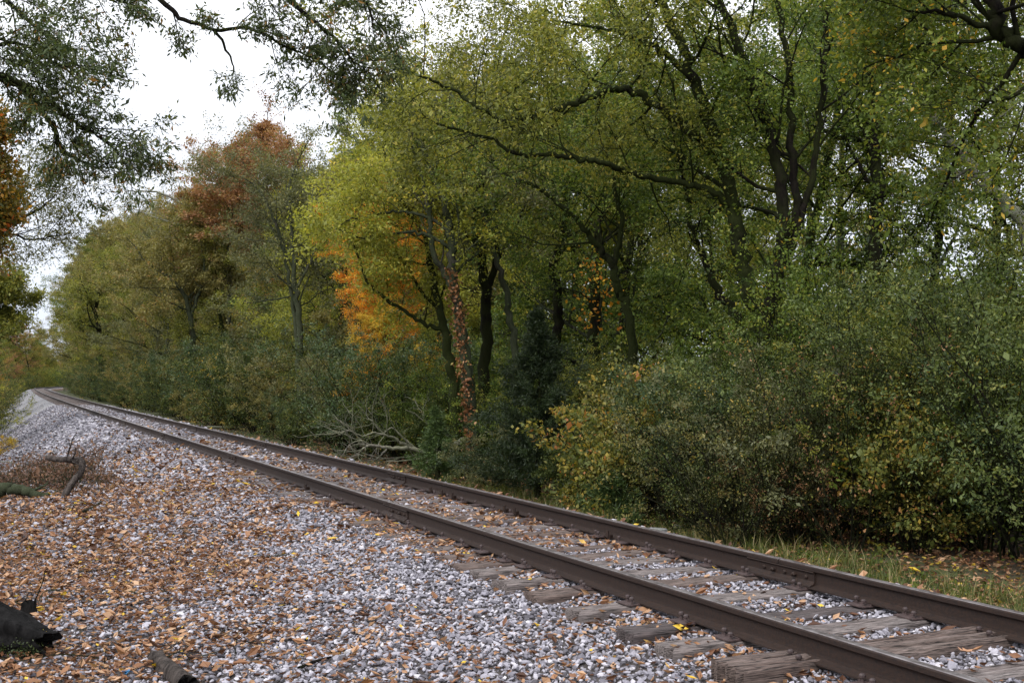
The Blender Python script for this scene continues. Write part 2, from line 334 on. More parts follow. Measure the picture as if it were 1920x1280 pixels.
def tie_mesh(seed, cracks, depth, L=TL, W=TW, sub=1.0, gw=.10):
    "weathered sleeper: x along the length, origin at the middle of its top face"
    r = np.random.default_rng(seed); nu, nv = int(60 * sub), int(16 * sub)
    u = np.linspace(-L / 2, L / 2, nu); vv = np.linspace(-1, 1, nv)
    vn = VN(seed + 50)
    ends = (vn(np.array([seed * 3.1 + q * .9 for q in range(nv)]), np.zeros(nv)) - .5) * .07
    ends2 = (vn(np.array([seed * 2.1 + q * .9 + 7 for q in range(nv)]), np.zeros(nv)) - .5) * .09
    U, S = np.meshgrid(u, vv, indexing='ij')
    Wd = W / 2 * (1 + .05 * (vn(U * 1.5 + 3, S * 0) - .5) * 2)
    X = U + np.where(np.abs(U) > L / 2 - .1, np.where(U > 0, ends[None, :], ends2[None, :]), 0)
    Y = S * Wd + .012 * (vn(U * 1.2 + 9, S * 0 + seed) - .5)
    Z = .012 * (vn(U * 3, S * 3 + seed) - .5) + .006 * (vn(U * 9, S * 14) - .5)
    edge = np.abs(S) > .93; Z = np.where(edge, Z - .010 - .012 * vn(U * 5, S + 4), Z)
    for c in range(cracks):
        s0 = r.uniform(-.75, .75); ul, uh = sorted(r.uniform(-1.3, 1.3, 2)); 
        if c == 0: ul, uh = -1.4, 1.4
        path = s0 + .35 * (vn(U * .9 + c * 7, U * 0 + seed) - .5)
        g = np.clip(1 - np.abs(S - path) / (gw + .05 * r.random()), 0, 1) * smooth01(U, ul - .2, ul + .1) * (1 - smooth01(U, uh - .1, uh + .2))
        Z = Z - depth * g * (.5 + .5 * vn(U * 4, S * 0 + c))
    top = np.stack([X, Y, Z], -1).reshape(-1, 3)
    V = [top]; F = []
    I = np.arange(nu * nv).reshape(nu, nv)
    F.append(np.stack([I[:-1, :-1], I[1:, :-1], I[1:, 1:], I[:-1, 1:]], -1).reshape(-1, 4))
    loop = np.concatenate([I[:, 0], I[-1, 1:], I[:-1, -1][::-1], I[0, 1:-1][::-1]])
    k = len(loop); prev = loop; base = nu * nv
    for j, (dz, jit) in enumerate(((-.05, .006), (-.11, .010), (-TH, .0))):
        ring = top[loop].copy(); ring[:, 2] = dz + .0; ring[:, :2] *= 1 + r.normal(0, jit * .4, (k, 1)) * .3; V.append(ring)
        cur = base + np.arange(k); base += k
        F.append(np.stack([prev, cur, np.roll(cur, -1), np.roll(prev, -1)], -1)); prev = cur
    return make_mesh('wooden_tie', np.concatenate(V), F)
TIES = [tie_mesh(s, c, dp) for s, c, dp in ((1, 1, .008), (2, 2, .02), (3, 3, .03), (4, 0, 0), (5, 4, .035), (6, 2, .015))]
TIE_SPLIT = tie_mesh(11, 5, .09, W=.31, sub=2.2, gw=.13)
TIES_LOW = [tie_mesh(20 + s, 1, .015, sub=.35) for s in range(4)]
TIES_FAR = []
for s in range(2):
    V, F = [], []; box_mb(0, 0, -TH / 2, TL, TW, TH, V, F, 0, .1); me_ = bpy.data.meshes.new('wooden_tie'); me_.from_pydata(V, [], F); me_.update(); TIES_FAR.append(me_)
Vp, Fp = [], []; box_mb(0, 0, .005, .32, .19, .010, Vp, Fp, 0, .3); box_mb(-.078, 0, .013, .012, .18, .010, Vp, Fp); box_mb(.078, 0, .013, .012, .18, .010, Vp, Fp)
PLATE = bpy.data.meshes.new('tie_plate'); PLATE.from_pydata(Vp, [], Fp); PLATE.update()
Vp, Fp = [], []; cyl_mb((0, 0, 0), (0, 0, .035), .008, .008, 4, Vp, Fp); cyl_mb((0, 0, .03), (0, 0, .042), .019, .019, 8, Vp, Fp, True)
SPIKE = bpy.data.meshes.new('spike'); SPIKE.from_pydata([tuple(map(float, v)) for v in Vp], [], Fp); SPIKE.update()
RND = random.Random(5)
tie_y = [3.1, 3.75, 4.3, 4.9, 5.5, 6.16, 6.66, 7.38, 8.08, 8.62, 9.2, 9.62, 10.15, 10.65]
while tie_y[-1] < 215: tie_y.append(tie_y[-1] + .52 + RND.uniform(-.045, .045))
special = {5.5: ('big brown split wooden tie lifted above the ballast, rough halves side by side', 9), 6.16: ('squared grey wooden tie with a clean sawn end sticking out of the gravel', 3),
           6.66: ('dark weathered wooden tie with splintered pointed end beside the squared one', 5), 7.38: ('smooth grey wooden tie with black broken end and one plate', 3),
           8.08: ('narrow grey wooden tie ending just past the rail among brown leaves', 0), 8.62: ('short pitted grey tie end with a rotten hollow, half sunk in gravel', 1),
           9.2: ('pale flat wooden tie just behind the pitted one', 3), 4.9: ('pale grey cracked tie at the bottom edge beside the split one', 1)}
ti = 0
for i, y in enumerate(tie_y[:300]):
    near = y < 16; x, yy = TP(.752, y)
    rz = -float(hx(y)) + RND.gauss(0, .012 if i > 8 else .02)
    off = RND.gauss(0, .03); dz = RND.gauss(-.006, .008)
    if y in special:
        lab, k = special[y]; me_ = TIE_SPLIT if k == 9 else TIES[k]
        if k == 9: dz = .035; rz = .02
    else:
        lab = None; me_ = TIES[RND.randrange(6)] if y < 24 else TIES_LOW[RND.randrange(4)] if y < 60 else TIES_FAR[RND.randrange(2)]
    mat = TIEM[(0, 0, 1, 0, 1, 2)[RND.randrange(6)]]
    if lab and 'dark' in lab: mat = TIEM[2]
    if lab and 'split wooden' in lab: mat = TIEM[1]
    if lab and ('pale' in lab or 'smooth' in lab): mat = TIEM[0]
    o = link('wooden_tie', me_, mat, None, (x + off, yy, dz)); o.rotation_euler = (RND.gauss(0, .01), RND.gauss(0, .004), rz + (pi if RND.random() < .5 and not lab else 0))
    tag(o, lab or ('leaf-strewn weathered wooden tie between the rails, in the nearer stretch' if y < 30 else 'weathered grey wooden tie in the long far stretch of track'),
        'railroad tie', 'ties in the nearer stretch of track' if y < 30 else 'ties in the far stretch of track')
    if y < 45:
        flip = -1 if o.rotation_euler.z > 2 else 1
        for dd in (-.752, .752):
            p = link('tie_plate', PLATE, PLATEM, o); p.location = (flip * (dd - off), 0, .002 - dz + .001); 
            p.rotation_euler = (-o.rotation_euler.x, -o.rotation_euler.y, 0)
            if y < 16:
                for sx, sy in ((-.088, .05), (.088, -.05), (-.12, -.06)):
                    s = link('spike', SPIKE, PLATEM, p); s.location = (sx, sy, .004 + RND.random() * .012)
V, F = [], []
for y in tie_y[300:]:
    x, yy = TP(.752, y); box_mb(x, yy, -.08, TL, TW, .16, V, F, -float(hx(y)), .1)
for y in np.arange(215, 335, .6):
    x, yy = TP(.752, float(y)); box_mb(x, yy, -.08, TL, TW, .16, V, F, -float(hx(y)), .1)
tag(pyobj('distant_ties', V, F, TIEM[0]), 'thin grey lines of the farthest ties where the track bends away', 'railroad ties', None, 'stuff')

# ------------------------------------------------------------------ gravel and fallen leaves
rng = np.random.default_rng(7)
def ico():
    p = (1 + 5 ** .5) / 2
    v = np.array([(-1, p, 0), (1, p, 0), (-1, -p, 0), (1, -p, 0), (0, -1, p), (0, 1, p), (0, -1, -p), (0, 1, -p), (p, 0, -1), (p, 0, 1), (-p, 0, -1), (-p, 0, 1)], float)
    f = np.array([(0, 11, 5), (0, 5, 1), (0, 1, 7), (0, 7, 10), (0, 10, 11), (1, 5, 9), (5, 11, 4), (11, 10, 2), (10, 7, 6), (7, 1, 8), (3, 9, 4), (3, 4, 2), (3, 2, 6), (3, 6, 8), (3, 8, 9), (4, 9, 5), (2, 4, 11), (6, 2, 10), (8, 6, 7), (9, 8, 1)])
    return v / np.linalg.norm(v, axis=1)[:, None], f
IV, IF = ico()
protos = []
for s in range(24):
    r = np.random.default_rng(100 + s); v = IV.copy()
    for _ in range(5):                                      # cut flats so that the stone is crushed rock, not a ball
        nn = r.normal(size=3); nn /= np.linalg.norm(nn); h = r.uniform(.45, .7); dd = v @ nn; v = v - np.outer(np.maximum(dd - h, 0), nn)
    v *= r.uniform(.85, 1.15, (12, 1)); v *= np.array([1.15, .85, .62]) * r.uniform(.8, 1.2, 3); protos.append(v)
protos = np.array(protos)
def rand_rot(n, tilt=1.0):
    a = rng.uniform(0, 2 * pi, n); b_ = rng.normal(0, .45 * tilt, n); c = rng.normal(0, .45 * tilt, n)
    ca, sa, cb, sb, cc, sc_ = np.cos(a), np.sin(a), np.cos(b_), np.sin(b_), np.cos(c), np.sin(c)
    Rz = np.zeros((n, 3, 3)); Rz[:, 0, 0] = ca; Rz[:, 0, 1] = -sa; Rz[:, 1, 0] = sa; Rz[:, 1, 1] = ca; Rz[:, 2, 2] = 1
    Ry = np.zeros((n, 3, 3)); Ry[:, 0, 0] = cb; Ry[:, 0, 2] = sb; Ry[:, 1, 1] = 1; Ry[:, 2, 0] = -sb; Ry[:, 2, 2] = cb
    Rx = np.zeros((n, 3, 3)); Rx[:, 1, 1] = cc; Rx[:, 1, 2] = -sc_; Rx[:, 2, 1] = sc_; Rx[:, 2, 2] = cc; Rx[:, 0, 0] = 1
    return Ry @ Rx @ Rz if tilt > 1 else Rx @ Ry @ Rz
def grid_pts(x0, x1, y0, y1, sp):
    X, Y = np.meshgrid(np.arange(x0, x1, sp), np.arange(y0, y1, sp)); X = X.ravel() + rng.uniform(-.5, .5, X.size) * sp; Y = Y.ravel() + rng.uniform(-.5, .5, Y.size) * sp
    dp = X * Fv[0] + Y * Fv[1]; rt = X * Rv[0] + Y * Rv[1]; k = (np.abs(rt) < dp * .47 + .4) & (dp > 4.6); return X[k], Y[k], dp[k]
tyy = np.array(tie_y)
def on_tie(x, y):
    d = x - xr(y); i = np.clip(np.searchsorted(tyy, y), 1, len(tyy) - 1); dist = np.minimum(np.abs(y - tyy[i]), np.abs(y - tyy[i - 1]))
    return (d > -.56) & (d < 2.06) & (dist < .118)
bands = [(0, 12.5, .033, 1.0), (12.5, 20, .052, 1.35), (20, 34, .085, 2.1), (34, 75, .17, 4.0)]
SV, SF, SA, SO = [], [], [], 0
for d0, d1, sp, sc_ in bands:
    if d0 < 20: X, Y, dp = grid_pts(-.4, 9, 3.5, d1 + 3, sp)
    else: X, Y, dp = grid_pts(-3, 12, d0 * .7, d1 + 4, sp)
    d = X - xr(Y); dens = np.where(d < -3, .55 + .45 * smooth01(Y, 22, 30), 1.0) * np.where(d > 2.0, 1 - smooth01(d, 2.0, 2.6), 1)
    k = (dp >= d0) & (dp < d1) & ~on_tie(X, Y) & (rng.random(len(X)) < dens) & (d > -6)
    X, Y = X[k], Y[k]; N = len(X); d = d[k]
    size = .0195 * sc_ * np.exp(rng.normal(0, .27, N)) * np.where((d > -.6) & (d < 2.1), .9, 1.0)
    size = np.minimum(size, .075)
    Z = gz(X, Y) + size * .25 + rng.uniform(-.014, .02, N) * (1 if sc_ < 2 else 1.6)
    V = protos[rng.integers(0, 24, N)] * size[:, None, None]; V = np.einsum('nij,nkj->nki', rand_rot(N), V) + np.stack([X, Y, Z], 1)[:, None, :]
    SV.append(V.reshape(-1, 3)); SF.append((IF[None] + (np.arange(N) * 12)[:, None, None] + SO).reshape(-1, 3)); SO += N * 12
    SA.append(np.repeat(rng.random(N), 20))
me = make_mesh('gravel', np.concatenate(SV), SF, {'rnd': np.concatenate(SA)})
m, n, l, b = new_mat('stone')
r = ramp(n, [(0, (.06, .056, .065)), (.2, (.16, .152, .178)), (.55, (.27, .26, .30)), (.88, (.42, .405, .455)), (1, (.55, .53, .56))]); l.new(attr(n, 'rnd'), r.inputs[0])
t = noise(n, l, 60, 4, objvec(n, l)); r2 = ramp(n, [(.3, (.8, .8, .8)), (.7, (1.12, 1.12, 1.12))]); l.new(t.outputs['Fac'], r2.inputs[0])
l.new(mixc(n, l, 1.0, r.outputs[0], r2.outputs[0], 'MULTIPLY'), b.inputs['Base Color']); b.inputs['Roughness'].default_value = .85
tag(link('gravel', me, m), 'loose pale grey crushed stone covering the track bed and its slope', 'gravel', None, 'stuff')

def leaf_quads(P, A, Nn, L, W, cup=.25):
    "P base, A unit axis, Nn normal -> leaf made of 2 quads folded along the mid rib; returns V (n*6), F"
    S = np.cross(A, Nn); S /= np.linalg.norm(S, axis=1)[:, None] + 1e-9; Nn = np.cross(S, A)
    L = L[:, None]; W = W[:, None]
    mid = P + A * L * .5 - Nn * W * cup; tip = P + A * L
    v = np.stack([P, mid - S * W * .5 + Nn * W * cup, tip, mid + S * W * .5 + Nn * W * cup, mid], 1)
    n_ = len(P); b_ = (np.arange(n_) * 5)[:, None]
    F = np.concatenate([b_ + np.array([[0, 4, 2, 1]]), b_ + np.array([[0, 3, 2, 4]])], 0)
    return v.reshape(-1, 3), F
def scatter_leaves(name, X, Y, Z, L, W, mat, label, tilt=.45, rnd=None):
    N = len(X); a = rng.uniform(0, 2 * pi, N); A = np.stack([np.cos(a), np.sin(a), rng.normal(0, tilt * .6, N)], 1); A /= np.linalg.norm(A, axis=1)[:, None]
    Nn = np.stack([rng.normal(0, tilt, N), rng.normal(0, tilt, N), np.ones(N)], 1); Nn /= np.linalg.norm(Nn, axis=1)[:, None]
    V, F = leaf_quads(np.stack([X, Y, Z], 1), A, Nn, L, W, .35)
    rr = rng.random(N) if rnd is None else rnd
    me = make_mesh(name, V, [F], {'rnd': np.concatenate([rr, rr])}); return tag(link(name, me, mat), label, 'leaves', None, 'stuff')
LITTER = leaf_mat('leaf_litter', [(0, (.05, .022, .013)), (.3, (.15, .065, .032)), (.6, (.30, .15, .075)), (.85, (.46, .28, .165)), (.978, (.52, .34, .21)), (.985, (.65, .42, .04)), (1, (.7, .5, .06))], .15, .6)
LX, LY, LS = [], [], []
for d0, d1, sp, ks in ((0, 13, .036, 1), (13, 22, .05, 1.25), (22, 40, .085, 1.9), (40, 70, .18, 3)):
    X, Y, dp = grid_pts(-.4, 14, 3.5, d1 + 3, sp); d = X - xr(Y)
    pat = vn1(X * 1.4 + 5, Y * 1.4) * .6 + vn2(X * 4, Y * 4 + 3) * .4
    dens = .13 + .92 * smooth01(-d, 1.2 - np.clip((Y - 8) * .2, 0, 2.2), 4.1 - np.clip((Y - 8) * .22, 0, 2.4)) * (1 - smooth01(Y + d * .8, 25, 33))
    dens = np.where((d > -.55) & (d < 2.2), .15 + .4 * smooth01(Y, 8, 15) * (1 - smooth01(Y, 28, 45)) + .45 * np.exp(-((d + .12) / .1) ** 2) + .5 * np.exp(-((d - 1.34) / .12) ** 2) * (Y > 9) , dens)
    dens = np.where((d > -.5) & (d < -.08) & (Y > 5.5), np.maximum(dens, .5), dens)
    dens = np.where(Y > 31, np.minimum(dens, .14), dens)
    dens = np.where(d > 2.7, .35, dens)
    dens = dens * (.45 + 1.1 * smooth01(pat, .3, .65))
    k = (dp >= d0) & (dp < d1) & (rng.random(len(X)) < dens) & ~((d > -.08) & (d < .08)) & ~((d > 1.43) & (d < 1.58)) & (~on_tie(X, Y) | (rng.random(len(X)) < .22))
    X, Y = X[k], Y[k]; LX.append(X); LY.append(Y); LS.append(np.full(len(X), ks))
X = np.concatenate(LX); Y = np.concatenate(LY); ks = np.concatenate(LS); N = len(X)
Z = gz(X, Y) + .024 + rng.uniform(0, .018, N); Z = np.where(on_tie(X, Y), np.maximum(Z, .006), Z)
L = np.clip(.052 * np.exp(rng.normal(0, .38, N)), .02, .13) * np.minimum(ks, 1.8)
scatter_leaves('fallen_leaves', X, Y, Z, L, L * rng.uniform(.3, .65, N), LITTER, 'dry brown and orange autumn leaves strewn thickly over the gravel', .5)
print('gravel tris', SO // 12 * 20, 'litter', N)

# ------------------------------------------------------------------ vegetation builders
def unit(v): v = np.asarray(v, float); return v / (np.linalg.norm(v) + 1e-9)
def tube_arrays(polys):
    "polys: list of (pts (n,3), radii (n,), sides) -> one mesh of tapered limbs"
    VV, FF, off = [], [], 0
    for pts, rad_, k in polys:
        n_ = len(pts); T = np.gradient(pts, axis=0); T /= np.linalg.norm(T, axis=1)[:, None] + 1e-9
        ref = np.array([0.31, .17, .94]) if abs(T[0, 2]) < .8 else np.array([.9, .3, .1])
        A = np.cross(T, ref); A /= np.linalg.norm(A, axis=1)[:, None] + 1e-9; B = np.cross(T, A)
        th = np.arange(k) * 2 * pi / k
        rm = rad_[:, None, None] * np.ones((n_, k, 1))
        if rad_[0] > .055: rm = rm * (1 + .20 * (vn1(np.arange(n_)[:, None] * .55 + pts[0, 0] * 3, np.arange(k)[None, :] * .9 + pts[0, 1]) - .5) + .10 * (vn2(np.arange(n_)[:, None] * 1.1, np.arange(k)[None, :] * 2.3) - .5))[..., None]
        V = pts[:, None, :] + rm * (np.cos(th)[None, :, None] * A[:, None, :] + np.sin(th)[None, :, None] * B[:, None, :])
        VV.append(V.reshape(-1, 3)); i = off + np.arange(n_ - 1)[:, None] * k; j = np.arange(k)[None, :]; j2 = (j + 1) % k
        FF.append(np.stack([i + j, i + j2, i + k + j2, i + k + j], -1).reshape(-1, 4)); off += n_ * k
    return np.concatenate(VV), np.concatenate(FF)
def tube_mesh(name, polys):
    V, F = tube_arrays(polys); return make_mesh(name, V, [F], None, True)
def smooth_poly(P, R, r, wob=.0, sub=5):
    "Catmull-Rom through the given points"
    P = np.asarray(P, float); R = np.asarray(R, float)
    if len(P) == 2: P = np.stack([P[0], (P[0] + P[1]) / 2, P[1]]); R = np.array([R[0], (R[0] + R[1]) / 2, R[1]])
    Q = np.concatenate([[2 * P[0] - P[1]], P, [2 * P[-1] - P[-2]]]); out, ro = [], []
    for i in range(1, len(Q) - 2):
        for t in np.linspace(0, 1, sub, endpoint=False):
            a, b_, c, d = Q[i - 1], Q[i], Q[i + 1], Q[i + 2]
            out.append(.5 * (2 * b_ + (c - a) * t + (2 * a - 5 * b_ + 4 * c - d) * t * t + (3 * b_ - a - 3 * c + d) * t ** 3)); ro.append(R[i - 1] * (1 - t) + R[i] * t)
    out.append(P[-1]); ro.append(R[-1]); out = np.array(out); ro = np.array(ro)
    if wob: out[1:] += r.normal(0, wob, (len(out) - 1, 3)) * np.minimum(1, ro[1:, None] * 8 + .3)
    return out, ro
def rot_about(v, axis, a):
    return v * cos(a) + np.cross(axis, v) * sin(a) + axis * np.dot(axis, v) * (1 - cos(a))
def grow(r, p, d, L, rad0, lvl, maxl, polys, twigs, wander=.16, up=.05, nb=(5, 5, 4), ang=(.9, .8, .8), ratio=.55, flat=0.0, start=.25, tw_r=.004):
    n_ = 7 if lvl < maxl else 5; pts = [np.array(p, float)]; d = unit(d)
    for i in range(n_ - 1):
        d = unit(d + r.normal(0, wander, 3) + np.array([0, 0, up])); pts.append(pts[-1] + d * L / (n_ - 1))
    pts = np.array(pts); rr = np.linspace(rad0, max(rad0 * .3, .003), n_)
    polys.append((pts, rr, 6 if rad0 > .06 else (4 if rad0 > .02 else 3)))
    if lvl >= maxl: twigs.append((pts[0], pts[-1])); return
    k = nb[min(lvl, len(nb) - 1)]; az0 = r.uniform(0, 6.28)
    for i in range(k):
        f = start + (1 - start) * (i + r.uniform(.2, .8)) / k; q = f * (n_ - 1); i0 = min(int(q), n_ - 2); pp = pts[i0] + (pts[i0 + 1] - pts[i0]) * (q - i0)
        t = unit(pts[i0 + 1] - pts[i0]); side = unit(np.cross(t, [0, 0, 1] if abs(t[2]) < .95 else [1, 0, 0]))
        side = rot_about(side, t, az0 + i * 2.4 + r.normal(0, .4)); dd = rot_about(t, side, ang[min(lvl, len(ang) - 1)] * r.uniform(.7, 1.25))
        dd[2] *= (1 - flat)
        grow(r, pp, dd, L * ratio * r.uniform(.7, 1.2) * (1.15 - .5 * f), rad0 * (1 - .6 * f) * .55, lvl + 1, maxl, polys, twigs, wander, up, nb, ang, ratio, flat, .15, tw_r)
    twigs.append((pts[-2], pts[-1]))
def leaves_on(r, twigs, per, size, spread, droop=.25, aspect=.5, flatn=.7, name='crown', jit=.35, long_=1.0, tubes=None):
    T0 = np.array([t[0] for t in twigs]); T1 = np.array([t[1] for t in twigs]); n_ = len(T0)
    cnt = np.maximum(1, (per * r.lognormal(0, .45, n_))).astype(int); idx = np.repeat(np.arange(n_), cnt); N = len(idx)
    f = r.uniform(0, 1.1, N)[:, None]; P = T0[idx] * (1 - f) + T1[idx] * f + r.normal(0, spread, (N, 3)) * np.array([1, 1, .6])
    ax_ = (T1 - T0)[idx]; ax_ /= np.linalg.norm(ax_, axis=1)[:, None] + 1e-9
    A = ax_ * .6 + r.normal(0, .7, (N, 3)) + np.array([0, 0, -droop]); A /= np.linalg.norm(A, axis=1)[:, None]
    Nn = np.array([0, 0, 1.0]) * flatn + r.normal(0, .6, (N, 3)); Nn /= np.linalg.norm(Nn, axis=1)[:, None]
    L = size * np.exp(r.normal(-.05, .3, N)) * long_; W = L * aspect * r.uniform(.75, 1.25, N)
    S = np.cross(A, Nn); S /= np.linalg.norm(S, axis=1)[:, None] + 1e-9
    mid = P + A * (L * .48)[:, None]; tip = P + A * L[:, None] + Nn * (L * r.normal(0, .12, N))[:, None]
    V = np.stack([P, mid - S * (W * .5)[:, None], tip, mid + S * (W * .5)[:, None]], 1).reshape(-1, 3)
    F = np.arange(N * 4).reshape(N, 4); tw = r.normal(.47, .2, n_)
    rnd = np.clip(tw[idx] + r.normal(0, jit * .5, N), 0, 1)
    if not tubes: return make_mesh(name, V, [F], {'rnd': rnd})
    Vt, Ft = tube_arrays(tubes); me = make_mesh(name, np.concatenate([V, Vt]), [F, Ft + len(V)], {'rnd': np.concatenate([rnd, np.zeros(len(Ft))])})
    me.materials.append(OLIVE); me.materials.append(BARK)
    me.polygons.foreach_set('material_index', np.concatenate([np.zeros(N, np.int32), np.ones(len(Ft), np.int32)])); return me
def link_crown(me, mat, bark, parent, name='crown'):
    o = link(name, me, mat, parent)
    if len(me.materials) > 1: o.material_slots[1].link = 'OBJECT'; o.material_slots[1].material = bark
    return o
def proto_tree(seed, H, R, base, nlimb=11, maxl=3, per=22, size=.10, lean=.05, flat=.25, trunkr=.16, up=.05, fork=True, spread=.12, aspect=.55):
    r = np.random.default_rng(seed); polys, twigs = [], []
    P = [np.zeros(3)]; d = unit([r.normal(0, lean), r.normal(0, lean), 1])
    for i in range(7):
        d = unit(d + r.normal(0, .07, 3) * np.array([1, 1, 0]) + np.array([0, 0, .1])); P.append(P[-1] + d * H * .92 / 7)
    rr = trunkr * np.linspace(1.1, .22, 8); tp, tr = smooth_poly(P, rr, r, .02, 4); tr[0] *= 1.5; tr[1] *= 1.15
    trunk = [(tp - np.array([0, 0, .15]), tr, 9)]
    polys.append((tp, tr * .98, 5))
    polys = []
    for i in range(nlimb):
        f = base + (1 - base) * (i + r.uniform(0, .9)) / nlimb; q = f * (len(tp) - 1); i0 = min(int(q), len(tp) - 2); p = tp[i0]
        az = i * 2.4 + r.normal(0, .4); el = r.uniform(.15, .6) + .6 * (f - base)
        prof = math.sin(pi * min(.97, (.28 + .72 * (f - base) / (1 - base + 1e-6)))) ** .6
        grow(r, p, [cos(az) * cos(el), sin(az) * cos(el), sin(el)], R * max(.3, prof) * r.uniform(.75, 1.1), max(.02, tr[i0] * .5), 0, maxl - 1, polys, twigs, .15, up, (7, 6, 4), (.85, .8, .8), .5, flat, .12)
    grow(r, tp[-1], [0, 0, 1], H * .12, tr[-1], 1, maxl - 1, polys, twigs, .2, .1, (6, 5, 4))
    big = [q for q in polys if q[1][0] > .018]; small = [q for q in polys if q[1][0] <= .018]
    tm = tube_mesh('trunk', trunk + big)
    cm = leaves_on(r, twigs, per, size, spread, aspect=aspect, tubes=small)
    return tm, cm
def proto_shrub(seed, H, R, stems=14, per=26, size=.045, spread=.10, up=.02, maxl=2, aspect=.5, nb=(7, 6, 4), start=.04):
    r = np.random.default_rng(seed); polys, twigs = [], []
    for i in range(stems):
        az = r.uniform(0, 6.28); tilt = r.uniform(.05, .75); q0 = np.array([cos(az), sin(az), 0]) * r.uniform(.05, .35) * R * .5
        L = H * r.uniform(.75, 1.05) / max(.6, cos(tilt) ** .5); d = [cos(az) * sin(tilt) * R / H * 1.6, sin(az) * sin(tilt) * R / H * 1.6, cos(tilt)]
        grow(r, q0, d, L, .022, 0, maxl, polys, twigs, .13, up - .03 * tilt, nb, (.7, .8, .8), .42, .15, start)
    tm = tube_mesh('stems', polys); cm = leaves_on(r, twigs, per, size, spread, .15, aspect)
    return tm, cm
TREES = {
    'A': proto_tree(1, 17, 5.6, .20, 17, 3, 56, .092, spread=.14),
    'B': proto_tree(2, 15, 4.8, .16, 17, 3, 56, .088, spread=.14),
    'C': proto_tree(3, 19, 5.2, .28, 17, 3, 56, .095, flat=.35, spread=.14),
    'D': proto_tree(4, 12, 4.4, .10, 17, 3, 54, .082, spread=.13),
    'F': proto_tree(6, 19, 4.8, .60, 14, 3, 60, .11, spread=.16),
    'E': proto_tree(5, 8, 3.2, .08, 15, 3, 46, .07, trunkr=.08, spread=.11)}
SHRUBS = {
    'a': proto_shrub(11, 4.2, 2.3, 17, 30, .06, .06), 'b': proto_shrub(12, 3.2, 2.1, 16, 30, .055, .06), 'c': proto_shrub(13, 2.2, 1.6, 15, 28, .05, .05),
    'd': proto_shrub(14, 3.8, 2.0, 15, 30, .065, .07, aspect=.6),
    'e': proto_shrub(15, 4.0, 2.3, 18, 30, .05, .06, start=.24), 'f': proto_shrub(16, 3.7, 2.2, 17, 32, .045, .06, start=.2),
    'i': proto_shrub(19, 3.6, 1.8, 9, 3, .045, .05, nb=(7, 5, 3)), 'g': proto_shrub(17, 2.8, 1.9, 13, 16, .075, .10, aspect=.7), 'h': proto_shrub(18, 2.4, 1.5, 9, 20, .04, .05, nb=(5, 5, 3))}
tot = lambda: sum(len(m_.polygons) for m_ in bpy.data.meshes)
print('protos', {k: len(v[1].polygons) for k, v in TREES.items()}, {k: len(v[1].polygons) for k, v in SHRUBS.items()}, tot())
def put_tree(kind, d, y, s, mat, bark, label, group=None, rot=None, name='tree', cat='tree', sz=None):
    x, yy = TP(d, y); t = empty(name, (float(x), float(yy), float(gz(x, yy)) - .03), label, cat, group)
    t.rotation_euler.z = RND.uniform(0, 6.28) if rot is None else rot; t.scale = (s, s, s if sz is None else sz)
    tm, cm = TREES[kind]; link('trunk', tm, bark, t); link_crown(cm, mat, bark, t); return t
def put_shrub(kind, d, y, s, mat, label, group=None, name='shrub', sz=None, cat='shrub'):
    x, yy = TP(d, y); t = empty(name, (float(x), float(yy), float(gz(x, yy)) - .05), label, cat, group)
    t.rotation_euler.z = RND.uniform(0, 6.28); t.scale = (s, s, s if sz is None else sz)
    tm, cm = SHRUBS[kind]; link('stems', tm, BARK, t); link('foliage', cm, mat, t); return t


